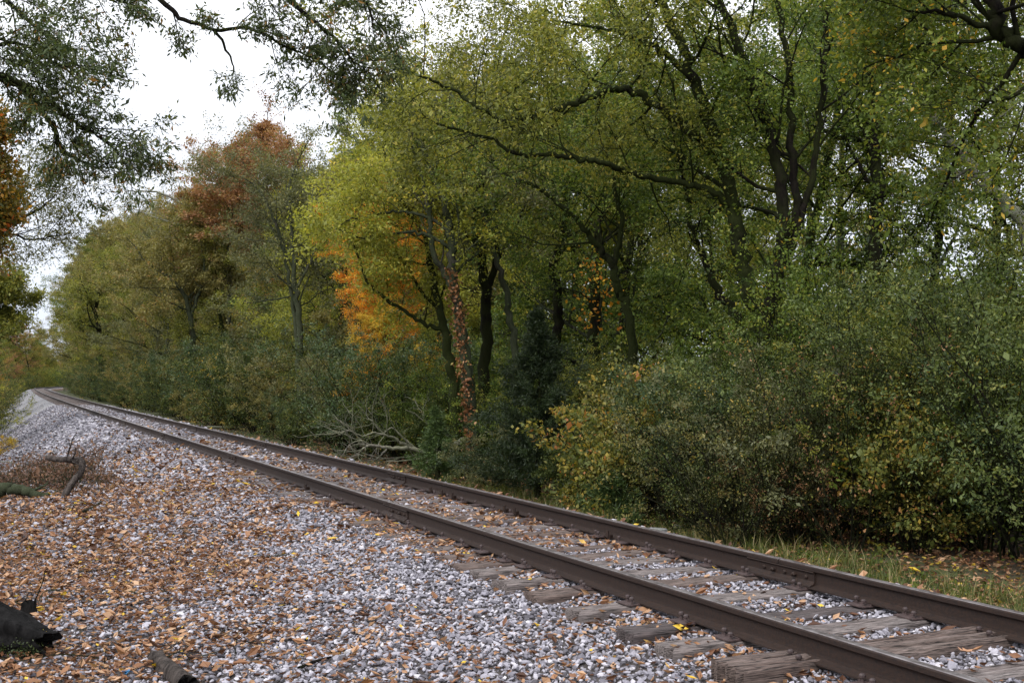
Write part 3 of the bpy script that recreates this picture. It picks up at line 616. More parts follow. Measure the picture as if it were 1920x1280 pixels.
HGT = {'A': 17.6, 'B': 15.6, 'C': 19.8, 'D': 12.6, 'E': 8.5, 'F': 19.8}
def px_of(x, y):
    dp = x * sin(YAW) + y * cos(YAW); return 960 + F_PX * (x * cos(YAW) - y * sin(YAW)) / dp, dp
def cap(k, s_, d, y, slack=0):
    x, yy = TP(d, y); px, dp = px_of(float(x), float(yy))
    sky_ = np.interp(px, [40, 60, 100, 130, 200, 260, 340, 430, 560, 640, 700, 780, 850], [640, 600, 560, 470, 405, 370, 330, 330, 280, 250, 180, 80, -500]) + slack
    top = (711 - sky_) / F_PX * dp + 2.3
    return min(s_, max(.35, top / HGT[k]))
def px_dy(px, depth, py=711):
    p = at(px, py, depth); y = p[1]; return float(p[0] - xr(y)), float(y)
def hero(name, label, cat, base_px, depth, limbs, bark, mat, per=40, size=.10, aspect=.5, group=None, spread=.16, seed=1, extra=None, ground_fix=True):
    """tree whose trunk and main limbs follow given points; limbs: (points [(px,py[,ddepth])], r0, r1, kids, kid length)"""
    r = np.random.default_rng(seed); b0 = at(base_px[0], base_px[1], depth); base = np.array([b0[0], b0[1], float(gz(b0[0], b0[1]))])
    t = empty(name, base, label, cat, group); polys, twigs = [], []; trunk = []
    for li, (pts, r0, r1, kids, kl) in enumerate(limbs):
        P = [at(q[0], q[1], depth + (q[2] if len(q) > 2 else 0)) - base for q in pts]
        R = np.linspace(r0, r1, len(P))
        if li == 0:
            P = [np.array([0, 0, -.2])] + P; R = np.concatenate([[r0 * 1.35], R])
        tp, tr = smooth_poly(P, R, r, .03, 8); trunk.append((tp, tr, 14 if r0 > .08 else 8))
        for i in range(kids):
            f = (.45 if li == 0 else .15) + (.55 if li == 0 else .85) * (i + r.uniform(0, 1)) / kids; i0 = min(int(f * (len(tp) - 1)), len(tp) - 2)
            tt = unit(tp[i0 + 1] - tp[i0]); side = rot_about(unit(np.cross(tt, [.1, .2, .97])), tt, i * 2.4 + r.normal(0, .5)); d = rot_about(tt, side, r.uniform(.7, 1.3)); d[2] += .2; d = d + Fv * .45
            grow(r, tp[i0], d, kl * r.uniform(.6, 1.15), max(.014, tr[i0] * .4), 0, 2, polys, twigs, .17, .03, (6, 5, 4), (.85, .85, .8), .52, .2, .2)
        if kids: grow(r, tp[-1], tp[-1] - tp[-3], kl * .8, r1 * .8, 0, 2, polys, twigs, .17, .03, (6, 5, 4), (.8, .85), .52, .2, .1)
    big = [q for q in polys if q[1][0] > .02]; small = [q for q in polys if q[1][0] <= .02]
    link('trunk', tube_mesh('trunk', trunk + big), bark, t)
    if twigs and per: link_crown(leaves_on(r, twigs, per, size, spread, aspect=aspect, tubes=small), mat, bark, t)
    return t, base
def leaf_cloud(name, r, centers, rad_, cnt, size, aspect, mat, parent=None, flatn=.6, sig=(1, 1, .8)):
    "leaf clusters round the given centres"
    C = np.asarray(centers, float); idx = r.integers(0, len(C), cnt); P = C[idx] + r.normal(0, 1, (cnt, 3)) * np.asarray(rad_).reshape(-1, 1)[idx if np.size(rad_) > 1 else np.zeros(cnt, int)] * np.array(sig)
    A = r.normal(0, 1, (cnt, 3)); A[:, 2] -= .3; A /= np.linalg.norm(A, axis=1)[:, None]; Nn = r.normal(0, .7, (cnt, 3)); Nn[:, 2] += flatn
    S = np.cross(A, Nn); S /= np.linalg.norm(S, axis=1)[:, None] + 1e-9; L = size * r.uniform(.6, 1.3, cnt); W = L * aspect
    V = np.stack([P, P + A * L[:, None] * .5 - S * W[:, None] * .5, P + A * L[:, None], P + A * L[:, None] * .5 + S * W[:, None] * .5], 1).reshape(-1, 3)
    cr_ = r.normal(.48, .16, len(C)); me = make_mesh(name, V, [np.arange(cnt * 4).reshape(cnt, 4)], {'rnd': np.clip(cr_[idx] + r.normal(0, .18, cnt), 0, 1)})
    return link(name, me, mat, parent)

# ---- woods right of the track: rows of trees
RND.seed(21)
rows = []
y = 12
while y < 250:
    st = 3.9 + y * .02
    for d0, kinds in ((8.6, 'DEB'), (13, 'ABD'), (18.5, 'ACB'), (25, 'CAB')):
        if y < 36 and d0 < 12: continue
        if y < 24 and d0 < 18: continue
        if y < 34 and d0 > 22: continue
        if y > 110 and d0 > 20: continue
        rows.append((d0 + RND.uniform(-1.6, 1.6), y + RND.uniform(-1.5, 1.5), kinds))
    y += st
for d, y, kinds in rows:
    k = kinds[RND.randrange(len(kinds))]
    m_, cn = RND.choice([(OLIVE, 'olive green'), (GREEN, 'green'), (OLIVE, 'olive green'), (BROWNGREEN, 'brownish green'), (GREYGREEN, 'grey green'), (BROWNGREEN, 'brownish green') if y > 60 else (LIME, 'yellow green'), (GREEN, 'green') if y < 60 else (GREYGREEN, 'grey green')] if y > 34 else [(OLIVE, 'olive green'), (GREEN, 'green'), (GREEN, 'green'), (LIME, 'yellow green')])
    s_ = RND.uniform(.85, 1.1) * (1.0 if y < 60 else min(1.25, .95 + y * .0015)) 
    s_ = cap(k, s_, d, y, RND.uniform(-25, 30)); x_, y_ = TP(d, y); pxx = px_of(float(x_), float(y_))[0]
    if 110 < pxx < 360 and y > 60: k = 'A' if k in 'DE' else k; s_ = cap(k, 1.5, d, y, RND.uniform(-10, 50))
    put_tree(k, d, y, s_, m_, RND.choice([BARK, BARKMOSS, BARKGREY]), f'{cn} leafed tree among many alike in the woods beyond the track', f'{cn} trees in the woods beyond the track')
# ---- shrub wall along the verge
y = 33.0
while y < 240:
    for d0, ks in ((6.3, 'bcd'), (8.2, 'aad'), (11, 'ad')):
        k = RND.choice(ks); m_, cn = RND.choice([(SHRUB, 'dark green'), (SHRUB, 'dark green'), (GREYGREEN, 'grey green'), (BLUEGREEN, 'blue green'), (BROWNGREEN, 'brownish'), (SHRUB, 'dark green')])
        if d0 > 10 and y > 120: continue
        put_shrub(k, d0 + RND.uniform(-.8, .8), y + RND.uniform(-.8, .8), RND.uniform(.8, 1.15) * (.8 if y < 46 else 1), m_, f'{cn} shrub in the long thicket lining the track', f'{cn} shrubs in the thicket along the track')
    y += 2.2 + y * .012
# ---- near thicket on the right, each bush placed by eye
for px, dep, k, s_, m_, lab in (
    (1160, 19.5, 'g', .82, MIXED, 'bush with yellow and reddish leaves right of the dark cedar'),
    (1215, 20.5, 'd', .62, SHRUB, 'dark bush behind and right of the yellow leaved bush'),
    (1285, 18.8, 'b', .74, BLUEGREEN, 'blue green bush between the yellow leaved bush and the tall privet'),
    (1105, 21, 'c', .62, SHRUB, 'low dark bush at the foot of the cedar, right side'),
    (925, 24.6, 'c', .62, GREYGREEN, 'low grey green bush between the ivy clad tree and the cedar'),
    (1400, 17, 'h', 1.0, BROWNGREEN, 'brownish twiggy bush left of the tall privet'),
    (1350, 16.4, 'h', .7, SHRUB, 'low sprawling bush in front of the brownish twiggy one'),
    (1460, 16.8, 'b', .8, GREYGREEN, 'light green bush just left of the tall privet clump'),
    (1535, 16.9, 'e', .74, SHRUB, 'tall privet bush, left one of the big clump at the right'),
    (1640, 17.2, 'f', 1.02, PRIVET, 'tall lighter green privet bush in the middle of the big clump'),
    (1785, 17.2, 'e', .82, OLIVE, 'tall privet bush in the big clump, reaching the upper right'),
    (1850, 16.0, 'g', .85, GREENMIX, 'broad leaved green bush between the privets at the right'),
    (1915, 15.2, 'f', .72, BLUEGREEN, 'blue green privet bush at the right edge of the photo'),
    (2010, 14.6, 'e', .95, PRIVET, 'privet bush half outside the right edge of the photo'),
    (1340, 21, 'a', .62, GREYGREEN, 'greyish bush behind the blue green one below the leaning trees'),
    (1230, 24, 'a', .66, SHRUB, 'dark bush in the gap between slender trunks'),
    (1060, 27, 'a', .7, OLIVE, 'olive bush behind the cedar'),
    (1375, 15.9, 'i', .6, OLIVE, 'bare twiggy bush in front of the brownish one'),
    (1690, 15.9, 'g', .7, MIXED, 'low bush with big yellow and green leaves before the privet clump'),
    (1590, 15.7, 'i', .85, RUST, 'leafless arching stems in front of the tallest privet, few red leaves'),
    (1720, 15.6, 'i', .7, MIXED, 'leafless twigs with few yellow leaves between two privets'),
    (1270, 17.8, 'i', .55, OLIVE, 'thin bare twigs before the blue green bush'),
    (1500, 16.2, 'h', .6, RUST, 'small bush with rust red leaves before the left privet'),
    (1960, 15.5, 'i', .9, GREENMIX, 'long bare twigs at the right edge of the photo'),
    (760, 32, 'b', 1.0, SHRUB, 'dark green bush behind the fallen dead tree'),
    (690, 34, 'a', .9, BLUEGREEN, 'blue green bush above the fallen dead branches'),
    (1460, 20.5, 'a', .7, SHRUB, 'dark bush at the foot of the two big leaning trunks'),
    (1600, 20.5, 'e', 1.1, GREEN, 'green bush behind the privet clump'),
    (1760, 21, 'e', 1.1, SHRUB, 'dark green bush behind the privet clump, farther right'),
    (1900, 20, 'e', 1.1, OLIVE, 'olive bush behind the privet clump near the right edge')):
    put_shrub(k, *px_dy(px, dep), s_, m_, lab)
# ---- left side
G2 = 'trees on the slope left of the track'
for d, y, k, s, m_, cn in ((-8.8, 46, 'B', .8, OLIVE, 'olive'), (-7.6, 58, 'D', 1.1, MIXED, 'mixed'), (-8.5, 70, 'B', 1, OLIVE, 'olive'), (-7.6, 84, 'D', 1.1, BROWNGREEN, 'brown'), (-8.8, 98, 'B', 1.05, OLIVE, ''),
                        (-7.8, 115, 'D', 1.2, MIXED, ''), (-8, 135, 'B', 1.0, LIME, ''), (-8.5, 155, 'A', .8, OLIVE, ''), (-8, 180, 'B', 1, MIXED, ''), (-8, 205, 'A', .9, GREEN, ''), (-8, 230, 'B', 1, RUST, ''), (-7, 255, 'B', 1.1, MIXED, ''), (-6, 280, 'A', 1, OLIVE, ''),
                        (-9, 310, 'A', 1.1, GREEN, ''), (-3, 300, 'B', 1.2, LIME, ''), (-10, 270, 'C', .9, RUST, ''), (-7, 330, 'D', 1.2, OLIVE, ''), (0, 350, 'B', 1.1, GREEN, ''), (-14, 330, 'A', 1.1, MIXED, '')):
    put_tree(k, d, y, s, m_, BARK, 'autumn tinted tree on the left bank of the track, one of a row', G2)
for y in (60, 66, 72, 78, 84, 90, 96, 102, 110, 119, 128, 137, 146, 156, 167, 178, 190, 203, 216, 230, 245, 262, 280, 300, 320):
    put_shrub(RND.choice('ab'), -6.1 + RND.uniform(-.4, .3) + .004 * y, y, RND.uniform(1.0, 1.25), RND.choice([SHRUB, OLIVE, BROWNGREEN, LIME]), 'bush at the foot of the left bank beside the gravel slope', 'bushes at the foot of the gravel slope')
for i in range(44):
    px, dep = RND.uniform(-40, 150), RND.uniform(230, 400); x, y = at(px, 711, dep)[:2]
    d = float(x - xr(y)); k = RND.choice('ABD')
    if -4.5 < d < 7: continue
    put_tree(k, d, float(y), RND.uniform(.8, 1.05), RND.choice([OLIVE, GREEN, LIME, MIXED, BROWNGREEN, OLIVE]), BARK, 'tree in the hazy woods closing off the view where the track bends', 'trees at the bend')
    put_shrub('a', d + RND.uniform(-3, 3), float(y) - 4, 1.5, RND.choice([SHRUB, OLIVE, GREEN]), 'bush under the hazy woods where the track bends', 'bushes at the bend')
# ---- trees that stand out
put_tree('F', *px_dy(455, 65), 1.15, RUST, BARK, 'tall rust red tree standing above the treeline', None, sz=.96)
put_tree('F', *px_dy(530, 68), 1.0, RUST, BARKGREY, 'second rusty crowned tree right of the tallest red one, a bit lower', None, sz=.90)
put_tree('F', *px_dy(395, 72), 1.0, RUST, BARKGREY, 'paler rust crown at the left foot of the tall red one', None, sz=.86)
put_tree('F', *px_dy(722, 38), .5, ORANGE, BARK, 'blazing orange maple seen through a gap in the greenery', None, sz=.47)
put_tree('D', *px_dy(716, 36.5), .5, ORANGE, BARK, 'lower orange maple crown just under the blazing one', None, sz=.50)
put_tree('E', *px_dy(740, 36), .6, YELLOW, BARK, 'smaller golden yellow tree just right of the orange maple')
put_tree('B', *px_dy(640, 52), .85, LIME, BARKGREY, 'yellow green tree crown above and behind the orange maple')
put_tree('B', *px_dy(560, 62), .85, MIXED, BARK, 'tree with mixed green and rusty crown, right of the red one')
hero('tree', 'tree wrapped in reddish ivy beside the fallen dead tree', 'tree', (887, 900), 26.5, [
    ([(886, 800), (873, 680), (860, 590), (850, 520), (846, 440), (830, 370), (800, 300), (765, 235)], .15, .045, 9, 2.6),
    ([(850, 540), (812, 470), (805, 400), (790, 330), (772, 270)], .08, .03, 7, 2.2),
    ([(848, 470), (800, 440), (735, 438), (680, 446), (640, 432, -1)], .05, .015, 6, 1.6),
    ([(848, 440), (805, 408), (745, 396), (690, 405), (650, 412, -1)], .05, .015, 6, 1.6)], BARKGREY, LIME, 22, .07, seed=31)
t, bb = hero('tree', 'mossy stem bending left behind the ivy clad tree, with a long low limb', 'tree', (857, 890), 27.6, [
    ([(852, 760), (840, 650), (824, 575), (806, 490), (795, 440), (740, 360), (720, 300)], .12, .03, 8, 2.4),
    ([(838, 625), (795, 606), (738, 570), (692, 532), (672, 480), (655, 440)], .06, .018, 7, 1.2),
    ([(826, 585), (790, 545), (765, 500), (740, 470)], .05, .015, 5, 1.4)], BARKMOSS, LIME, 22, .07, seed=32)
hero('tree', 'thick dark trunk right behind the ivy clad tree', 'tree', (908, 850), 29, [
    ([(906, 720), (913, 600), (906, 500), (893, 430), (902, 350), (925, 260), (930, 180)], .15, .05, 12, 3.0),
    ([(908, 560), (935, 480), (930, 400), (940, 320)], .1, .03, 7, 2.4)], BARK, GREYGREEN, 30, .075, seed=33)
hero('tree', 'slim greenish trunk leaning left, next right of the thick dark trunk', 'tree', (972, 820), 28, [
    ([(965, 660), (955, 590), (938, 510), (915, 445), (905, 385), (870, 310), (850, 240)], .09, .03, 8, 2.4)], BARKGREY, OLIVE, 28, .07, seed=34)
hero('tree', 'slender dark tree arching far to the left above the cedar', 'tree', (1190, 760), 25, [
    ([(1182, 620), (1160, 545), (1148, 497), (1120, 462), (1085, 418), (1040, 375), (1000, 348), (950, 332)], .10, .03, 8, 2.2),
    ([(1150, 500), (1165, 420), (1150, 340), (1160, 260)], .07, .02, 8, 2.4)], BARKMOSS, GREEN, 24, .066, seed=35)
hero('tree', 'big dark leaning tree sending two long crooked limbs to the left', 'tree', (1435, 800), 21.5, [
    ([(1428, 640), (1405, 540), (1385, 455), (1376, 385), (1350, 290), (1315, 190), (1285, 100), (1225, -30), (1180, -160)], .16, .07, 8, 3.0),
    ([(1352, 295), (1295, 245), (1240, 205), (1170, 166), (1105, 183, -.5), (1052, 203, -1), (955, 229, -1.5), (905, 205, -2), (850, 170, -2), (775, 138, -2.5)], .085, .02, 14, 2.2),
    ([(1378, 395), (1330, 357), (1280, 346), (1185, 325, -.5), (1130, 304, -1), (1080, 298, -1), (1030, 290, -1), (962, 287, -1.5), (925, 262, -1.5), (880, 250, -1.5), (820, 232, -2)], .07, .02, 12, 2.0),
    ([(1300, 150), (1230, 90), (1150, 60), (1050, 40)], .07, .02, 10, 2.6)], BARKMOSS, OLIVE, 22, .066, seed=36)
hero('tree', 'big dark tree that forks into three tall stems right of the leaning one', 'tree', (1438, 800), 20.8, [
    ([(1432, 660), (1445, 560), (1468, 470), (1470, 400), (1455, 290), (1420, 180), (1380, 80), (1340, -30)], .14, .065, 7, 3.0),
    ([(1474, 500), (1492, 400), (1486, 290), (1478, 150), (1455, -30)], .085, .05, 6, 3.0),
    ([(1490, 440), (1530, 300), (1543, 150), (1552, -30)], .07, .045, 6, 3.0),
    ([(1485, 296), (1432, 262), (1402, 190)], .04, .015, 5, 1.2)], BARK, GREEN, 22, .066, seed=37)
for lb_, xs_ in (('big dark leaning', [(640, 1428), (540, 1405), (455, 1385), (385, 1376), (290, 1350), (190, 1315)]), ('big dark tree that forks', [(660, 1432), (560, 1445), (470, 1468), (400, 1472)])):
    t = [o for o in bpy.data.objects if str(o.get('label', '')).startswith(lb_)][0]; r_ = np.random.default_rng(len(xs_)); bb = np.array(t.location); xs_ = sorted(xs_); dp_ = px_of(bb[0], bb[1])[1]
    c_ = [at(np.interp(y_, [q[0] for q in xs_], [q[1] for q in xs_]) + r_.normal(0, 14), y_, dp_ - .2) - bb for y_ in r_.uniform(xs_[0][0], xs_[-1][0], 90)]
    leaf_cloud('vine', r_, c_, .15, 520, .075, .65, GREENMIX, t)
hero('tree', 'thin black stem slanting between the two big trees and the cedar', 'tree', (1400, 760), 23, [
    ([(1392, 640), (1350, 555), (1318, 478), (1298, 430), (1280, 330), (1260, 240)], .09, .03, 8, 2.2)], BARK, GREEN, 24, .066, seed=38)
hero('tree', 'upright dark trunk seen above the privet clump', 'tree', (1642, 700), 26, [
    ([(1642, 440), (1648, 350), (1636, 250), (1640, 130), (1620, 0)], .15, .08, 12, 3.4),
    ([(1642, 360), (1600, 290), (1570, 230)], .06, .02, 6, 2)], BARK, GREEN, 30, .075, seed=39)
hero('tree', 'pale trunk leaning steeply to the left in the upper right', 'tree', (2010, 640), 20, [
    ([(1930, 470), (1885, 385), (1832, 322), (1780, 262), (1735, 200)], .11, .05, 6, 1.8)], BARKPALE, GREENMIX, 28, .07, seed=40)
hero('tree', 'tree at the right edge whose thick mossy limb crosses the top right corner', 'tree', (2120, 760), 15, [
    ([(2080, 500), (2010, 220), (1960, 130), (1915, 85), (1880, 60), (1860, 20), (1840, -60)], .12, .08, 9, 3.0),
    ([(1960, 130), (1900, 180), (1850, 190)], .04, .015, 6, 1.8), ([(1880, 60), (1790, 30), (1700, 20)], .05, .015, 7, 1.8)], BARK, GREENMIX, 24, .066, seed=41)
hero('tree', 'straight dark trunk right behind the cedar', 'tree', (1042, 760), 33, [
    ([(1044, 650), (1046, 560), (1036, 500), (1057, 438), (1060, 350), (1040, 270)], .15, .05, 12, 3)], BARK, OLIVE, 26, .095, seed=42)
t, bb = hero('tree', 'trunk hung with orange vine leaves right of the cedar', 'tree', (1117, 760), 30, [
    ([(1116, 650), (1114, 540), (1118, 460), (1130, 360), (1120, 250)], .14, .06, 10, 3)], BARK, GREEN, 26, .095, seed=43)
r_ = np.random.default_rng(5)
c_ = [at(1114 + r_.normal(0, 14), y_, 29.7) - bb for y_ in range(480, 610, 9)]
leaf_cloud('vine', r_, c_, .24, 190, .12, .7, ORANGE, t)
hero('tree', 'twin stemmed tree with grey lichened limbs, left of the orange maple', 'tree', (563, 790), 43, [
    ([(563, 700), (560, 600), (553, 520), (546, 430), (540, 350)], .14, .05, 14, 3.0),
    ([(560, 660), (548, 560), (530, 460), (500, 380), (470, 340)], .09, .03, 10, 2.6),
    ([(556, 540), (590, 470), (600, 400)], .06, .02, 8, 2.4)], BARKGREY, GREYGREEN, 30, .075, seed=44)
hero('tree', 'pale crooked trunk leaning left in the long wall of trees', 'tree', (372, 770), 66, [
    ([(366, 690), (358, 610), (348, 560), (325, 525), (290, 505)], .17, .06, 12, 3.4), ([(356, 600), (380, 520), (385, 450)], .1, .04, 10, 3.4)], BARKGREY, BROWNGREEN, 40, .12, seed=45)
hero('bare_tree', 'nearly bare grey limbs spreading from the wall of trees below the red crown', 'tree', (440, 760), 70, [
    ([(432, 600), (425, 480), (400, 410), (350, 385), (300, 362), (250, 358)], .15, .04, 12, 3.2), ([(425, 470), (390, 430), (330, 420), (270, 400)], .09, .03, 10, 3.0),
    ([(425, 440), (430, 370), (440, 300)], .1, .03, 9, 3.0)], BARKPALE, BROWNGREEN, 5, .12, seed=46)
hero('tree', 'dark trunk standing among bushes where the track nears the bend', 'tree', (193, 745), 120, [
    ([(192, 690), (190, 650), (186, 620), (180, 580)], .35, .2, 10, 5)], BARK, OLIVE, 40, .16, seed=47)

# ivy on the wrapped tree
r_ = np.random.default_rng(9); ivt = [o for o in bpy.data.objects if o.get('label', '').startswith('tree wrapped')][0]; ib = np.array(ivt.location)
cs = []
for y_ in np.linspace(505, 900, 70):
    cx_ = np.interp(y_, [505, 590, 680, 800, 900], [846, 857, 868, 880, 885]); cs.append(at(cx_ + r_.normal(0, 5), y_, 26.32) - ib)
leaf_cloud('ivy', r_, cs, .065, 950, .08, .75, leaf_mat('ivy_red', [(0, (.08, .035, .018)), (.5, (.26, .115, .05)), (.85, (.42, .22, .10)), (1, (.2, .25, .05))], .25), ivt)

# cedar
FEATHER = leaf_mat('feathery_needles', [(0, (.03, .055, .018)), (.6, (.07, .115, .035)), (1, (.12, .17, .05))], .25)
def cedar(px, depth, H, R, label, seed, n0=260, mat=None):
    r = np.random.default_rng(seed); b0 = at(px, 711, depth); t = empty('cedar', (b0[0], b0[1], float(gz(b0[0], b0[1])) - .05), label, 'tree')
    tp = np.stack([np.linspace(0, .1, 8), np.zeros(8), np.linspace(0, H, 8)], 1); link('trunk', tube_mesh('trunk', [(tp, np.linspace(.07, .01, 8), 7)]), BARK, t)
    P, A = [], []; polys = []
    for i in range(n0):
        f = (i + r.random()) / n0; z = H * (.04 + .93 * f); L = R * (1 - f) ** .95 * min(1.5, r.lognormal(-.15, .35)) + .06; az = r.uniform(0, 6.28); d = np.array([cos(az), sin(az), r.uniform(.15, .6)])
        e = np.array([0, 0, z]) + d * L; polys.append((np.stack([[0, 0, z], e]), np.array([.012, .004]), 3))
        for j in range(int(10 + L * 26)):
            g = r.uniform(.2, 1.0); q = np.array([0, 0, z]) * (1 - g) + e * g; a = unit(d * .7 + r.normal(0, .55, 3) + [0, 0, .2])
            for _ in range(9): P.append(q + r.normal(0, .04, 3)); A.append(unit(a + r.normal(0, .5, 3)))
    P = np.array(P); A = np.array(A); N = len(P); L = r.uniform(.05, .11, N); S = np.cross(A, r.normal(0, 1, (N, 3))); S /= np.linalg.norm(S, axis=1)[:, None]
    V = np.stack([P, P + A * L[:, None] * .5 - S * .008, P + A * L[:, None], P + A * L[:, None] * .5 + S * .008], 1).reshape(-1, 3)
    link('crown', make_mesh('crown', V, [np.arange(N * 4).reshape(N, 4)], {'rnd': r.random(N)}), mat or CEDAR, t)
cedar(1008, 22.5, 3.8, 1.35, 'dark evergreen cedar between the ivy clad tree and the yellow leaved bush', 1)
cedar(820, 25.5, 1.7, .5, 'small feathery evergreen sapling in front of the dead branches', 2, 60, FEATHER)
cedar(1145, 18.5, .85, .5, 'low feathery evergreen tuft just behind the far rail', 3, 70, FEATHER)

# big oak left of the camera whose boughs reach over the top of the view
def bough(t, base, r, pts, depth, r0, r1, kids, kl, polys, twigs):
    P = [at(q[0], q[1], depth + (q[2] if len(q) > 2 else 0)) - base for q in pts]; tp, tr = smooth_poly(P, np.linspace(r0, r1, len(P)), r, .02, 5); polys.append((tp, tr, 7))
    for i in range(kids):
        f = .1 + .9 * (i + r.random()) / kids; i0 = min(int(f * (len(tp) - 1)), len(tp) - 2); tt = unit(tp[i0 + 1] - tp[i0])
        side = rot_about(unit(np.cross(tt, [0, .1, 1])), tt, i * 2.4 + r.normal(0, .5)); d = rot_about(tt, side, r.uniform(.4, .9)); d[2] -= .05
        grow(r, tp[i0], d, kl * r.uniform(.6, 1.2), max(.01, tr[i0] * .4), 0, 2, polys, twigs, .13, -.02, (6, 5, 4), (.7, .75, .8), .5, .2, .15)
r_ = np.random.default_rng(77); ob = np.array([-3.4, 13.5, float(gz(-3.4, 13.5))])
t = empty('oak_tree', ob, 'oak at the left edge with small leaved boughs hanging across the top of the view', 'tree')
pl, tw = [], []
trk, trr = smooth_poly([(0, 0, -.3), (.1, 0, 2), (.15, .1, 5), (.4, .3, 8), (.5, .2, 11)], [.42, .32, .28, .2, .12], r_, .03, 5); pl.append((trk, trr, 12))
bough(t, ob, r_, [(-420, -60), (-150, 60), (0, 140), (60, 185), (100, 240), (120, 285), (155, 302), (195, 322)], 14, .06, .009, 12, .7, pl, tw)
bough(t, ob, r_, [(-300, -20), (-60, 110), (60, 165), (120, 215), (175, 250), (215, 275)], 13.6, .045, .009, 15, .75, pl, tw)
bough(t, ob, r_, [(-300, -200), (-60, -60), (20, 10), (90, 70), (140, 120)], 14, .05, .009, 15, .85, pl, tw)
bough(t, ob, r_, [(-200, -300), (0, -150), (90, -70), (170, -20), (225, 10)], 14.5, .045, .008, 12, .7, pl, tw)
bough(t, ob, r_, [(-200, 60), (-60, 90), (30, 80), (80, 110)], 13.2, .04, .01, 12, .85, pl, tw)
bough(t, ob, r_, [(-300, -420), (0, -260), (200, -90), (300, 0), (345, 38), (400, 57), (428, 100), (440, 135)], 14.5, .055, .008, 5, .45, pl, tw)
bough(t, ob, r_, [(400, 57), (470, 55), (530, 85), (590, 110), (640, 150)], 14.5, .025, .008, 12, .7, pl, tw)
bough(t, ob, r_, [(200, -260, 0), (400, -120), (530, -10), (600, 50), (650, 95), (670, 140)], 14.2, .045, .008, 15, .8, pl, tw)
bough(t, ob, r_, [(200, -330, 0), (450, -150), (600, -60), (680, 0), (700, 50)], 14.2, .045, .008, 13, .85, pl, tw)
big = [q for q in pl if q[1][0] > .02]; small = [q for q in pl if q[1][0] <= .02]
link('trunk', tube_mesh('trunk', big), BARK, t)
OAKL = leaf_mat('leaf_oak', [(0, (.03, .05, .018)), (.5, (.075, .105, .035)), (.85, (.14, .16, .05)), (.95, (.22, .13, .04)), (1, (.3, .16, .04))], .3)
link_crown(leaves_on(r_, tw, 9, .065, .06, aspect=.3, tubes=small, droop=.4), OAKL, BARK, t)
# orange maple and lacy grey tree on the left bank
hero('tree', 'tree with orange and gold leaves cut off by the left edge', 'tree', (-175, 760), 24, [
    ([(-165, 620), (-145, 480), (-125, 360), (-115, 250)], .16, .06, 10, 1.6), ([(-140, 450), (-90, 400), (-45, 370)], .05, .02, 8, .9), ([(-130, 400), (-90, 440), (-50, 430)], .05, .02, 8, .9),
    ([(-115, 330), (-70, 290), (-40, 265)], .05, .02, 6, .8)], BARK, leaf_mat('leaf_orange_green', [(0, (.06, .07, .018)), (.45, (.17, .14, .03)), (.72, (.34, .19, .03)), (.92, (.5, .25, .03)), (1, (.5, .13, .03))], .45), 26, .085, .6, seed=51)
hero('tree', 'lacy thin leaved tree leaning out from the left edge over the slope', 'tree', (-260, 780), 30, [
    ([(-200, 640), (-120, 560), (-60, 480), (0, 430), (60, 400), (100, 370)], .12, .015, 12, 1.5), ([(-60, 480), (10, 440), (60, 450), (110, 440)], .05, .012, 9, 1.2),
    ([(-40, 470), (0, 400), (40, 350), (60, 310)], .05, .012, 6, 1.0)], BARK, GREYGREEN, 11, .075, .4, seed=52)
hero('tree', 'olive tree below the orange one at the left edge', 'tree', (-120, 800), 48, [
    ([(-100, 700), (-80, 600), (-60, 520)], .2, .08, 14, 2.6), ([(-80, 620), (-40, 590), (-10, 560)], .08, .03, 10, 1.8)], BARK, OLIVE, 40, .11, seed=53)

# fallen dead tree
r_ = np.random.default_rng(61); fb = at(871, 825, 27.5); fb[2] = float(gz(fb[0], fb[1]))
t = empty('fallen_tree', fb, 'bare pale grey fallen tree with tangled branches lying behind the far rail', 'fallen tree')
main = [([(900, 812), (871, 825), (850, 835), (829, 840), (808, 846), (787, 845), (767, 840), (746, 840), (725, 839), (696, 835), (683, 840), (669, 852), (650, 861)], .11, .015, 6),
        ([(781, 843), (771, 834), (754, 819), (737, 802), (725, 807), (719, 815)], .035, .008, 3), ([(771, 838), (750, 830), (742, 821), (723, 815), (708, 802), (698, 788), (687, 786)], .045, .008, 5),
        ([(723, 815), (712, 813), (698, 811), (681, 817), (669, 813), (654, 807), (641, 809)], .03, .006, 6), ([(725, 842), (712, 855), (692, 869)], .03, .01, 2),
        ([(817, 859), (787, 873), (760, 886)], .035, .012, 1), ([(864, 859), (835, 855), (798, 857), (767, 863), (725, 865)], .04, .01, 3),
        ([(852, 826), (831, 812), (808, 800), (796, 790), (777, 775), (761, 768)], .03, .006, 2), ([(683, 832), (670, 818), (655, 805), (640, 812)], .025, .006, 4), ([(696, 836), (680, 826), (660, 830), (645, 845)], .02, .006, 4), ([(790, 846), (770, 856), (740, 858), (700, 862), (665, 866)], .03, .006, 5)]
pl = []
for j, (pts, r0, r1, kids) in enumerate(main):
    P = [at(q[0], q[1], 27.5 - (870 - q[0]) * .008 + (j % 3 - 1) * .12) - fb for q in pts]; tp, tr = smooth_poly(P, np.linspace(r0, r1, len(P)), r_, .012, 4); pl.append((tp, tr * .85, 7))
    tw = []
    for i in range(kids):
        i0 = r_.integers(len(tp) // 3, len(tp) - 1); tt = unit(tp[i0 + 1] - tp[i0 - 1] if i0 + 1 < len(tp) else tp[-1] - tp[-2]); d = unit(tt + r_.normal(0, .6, 3) + [0, 0, .15])
        grow(r_, tp[i0], d, r_.uniform(.5, 1.1), max(.010, tr[i0] * .5), 0, 1, pl, tw, .22, .04, (4, 3), (.7, .7), .55)
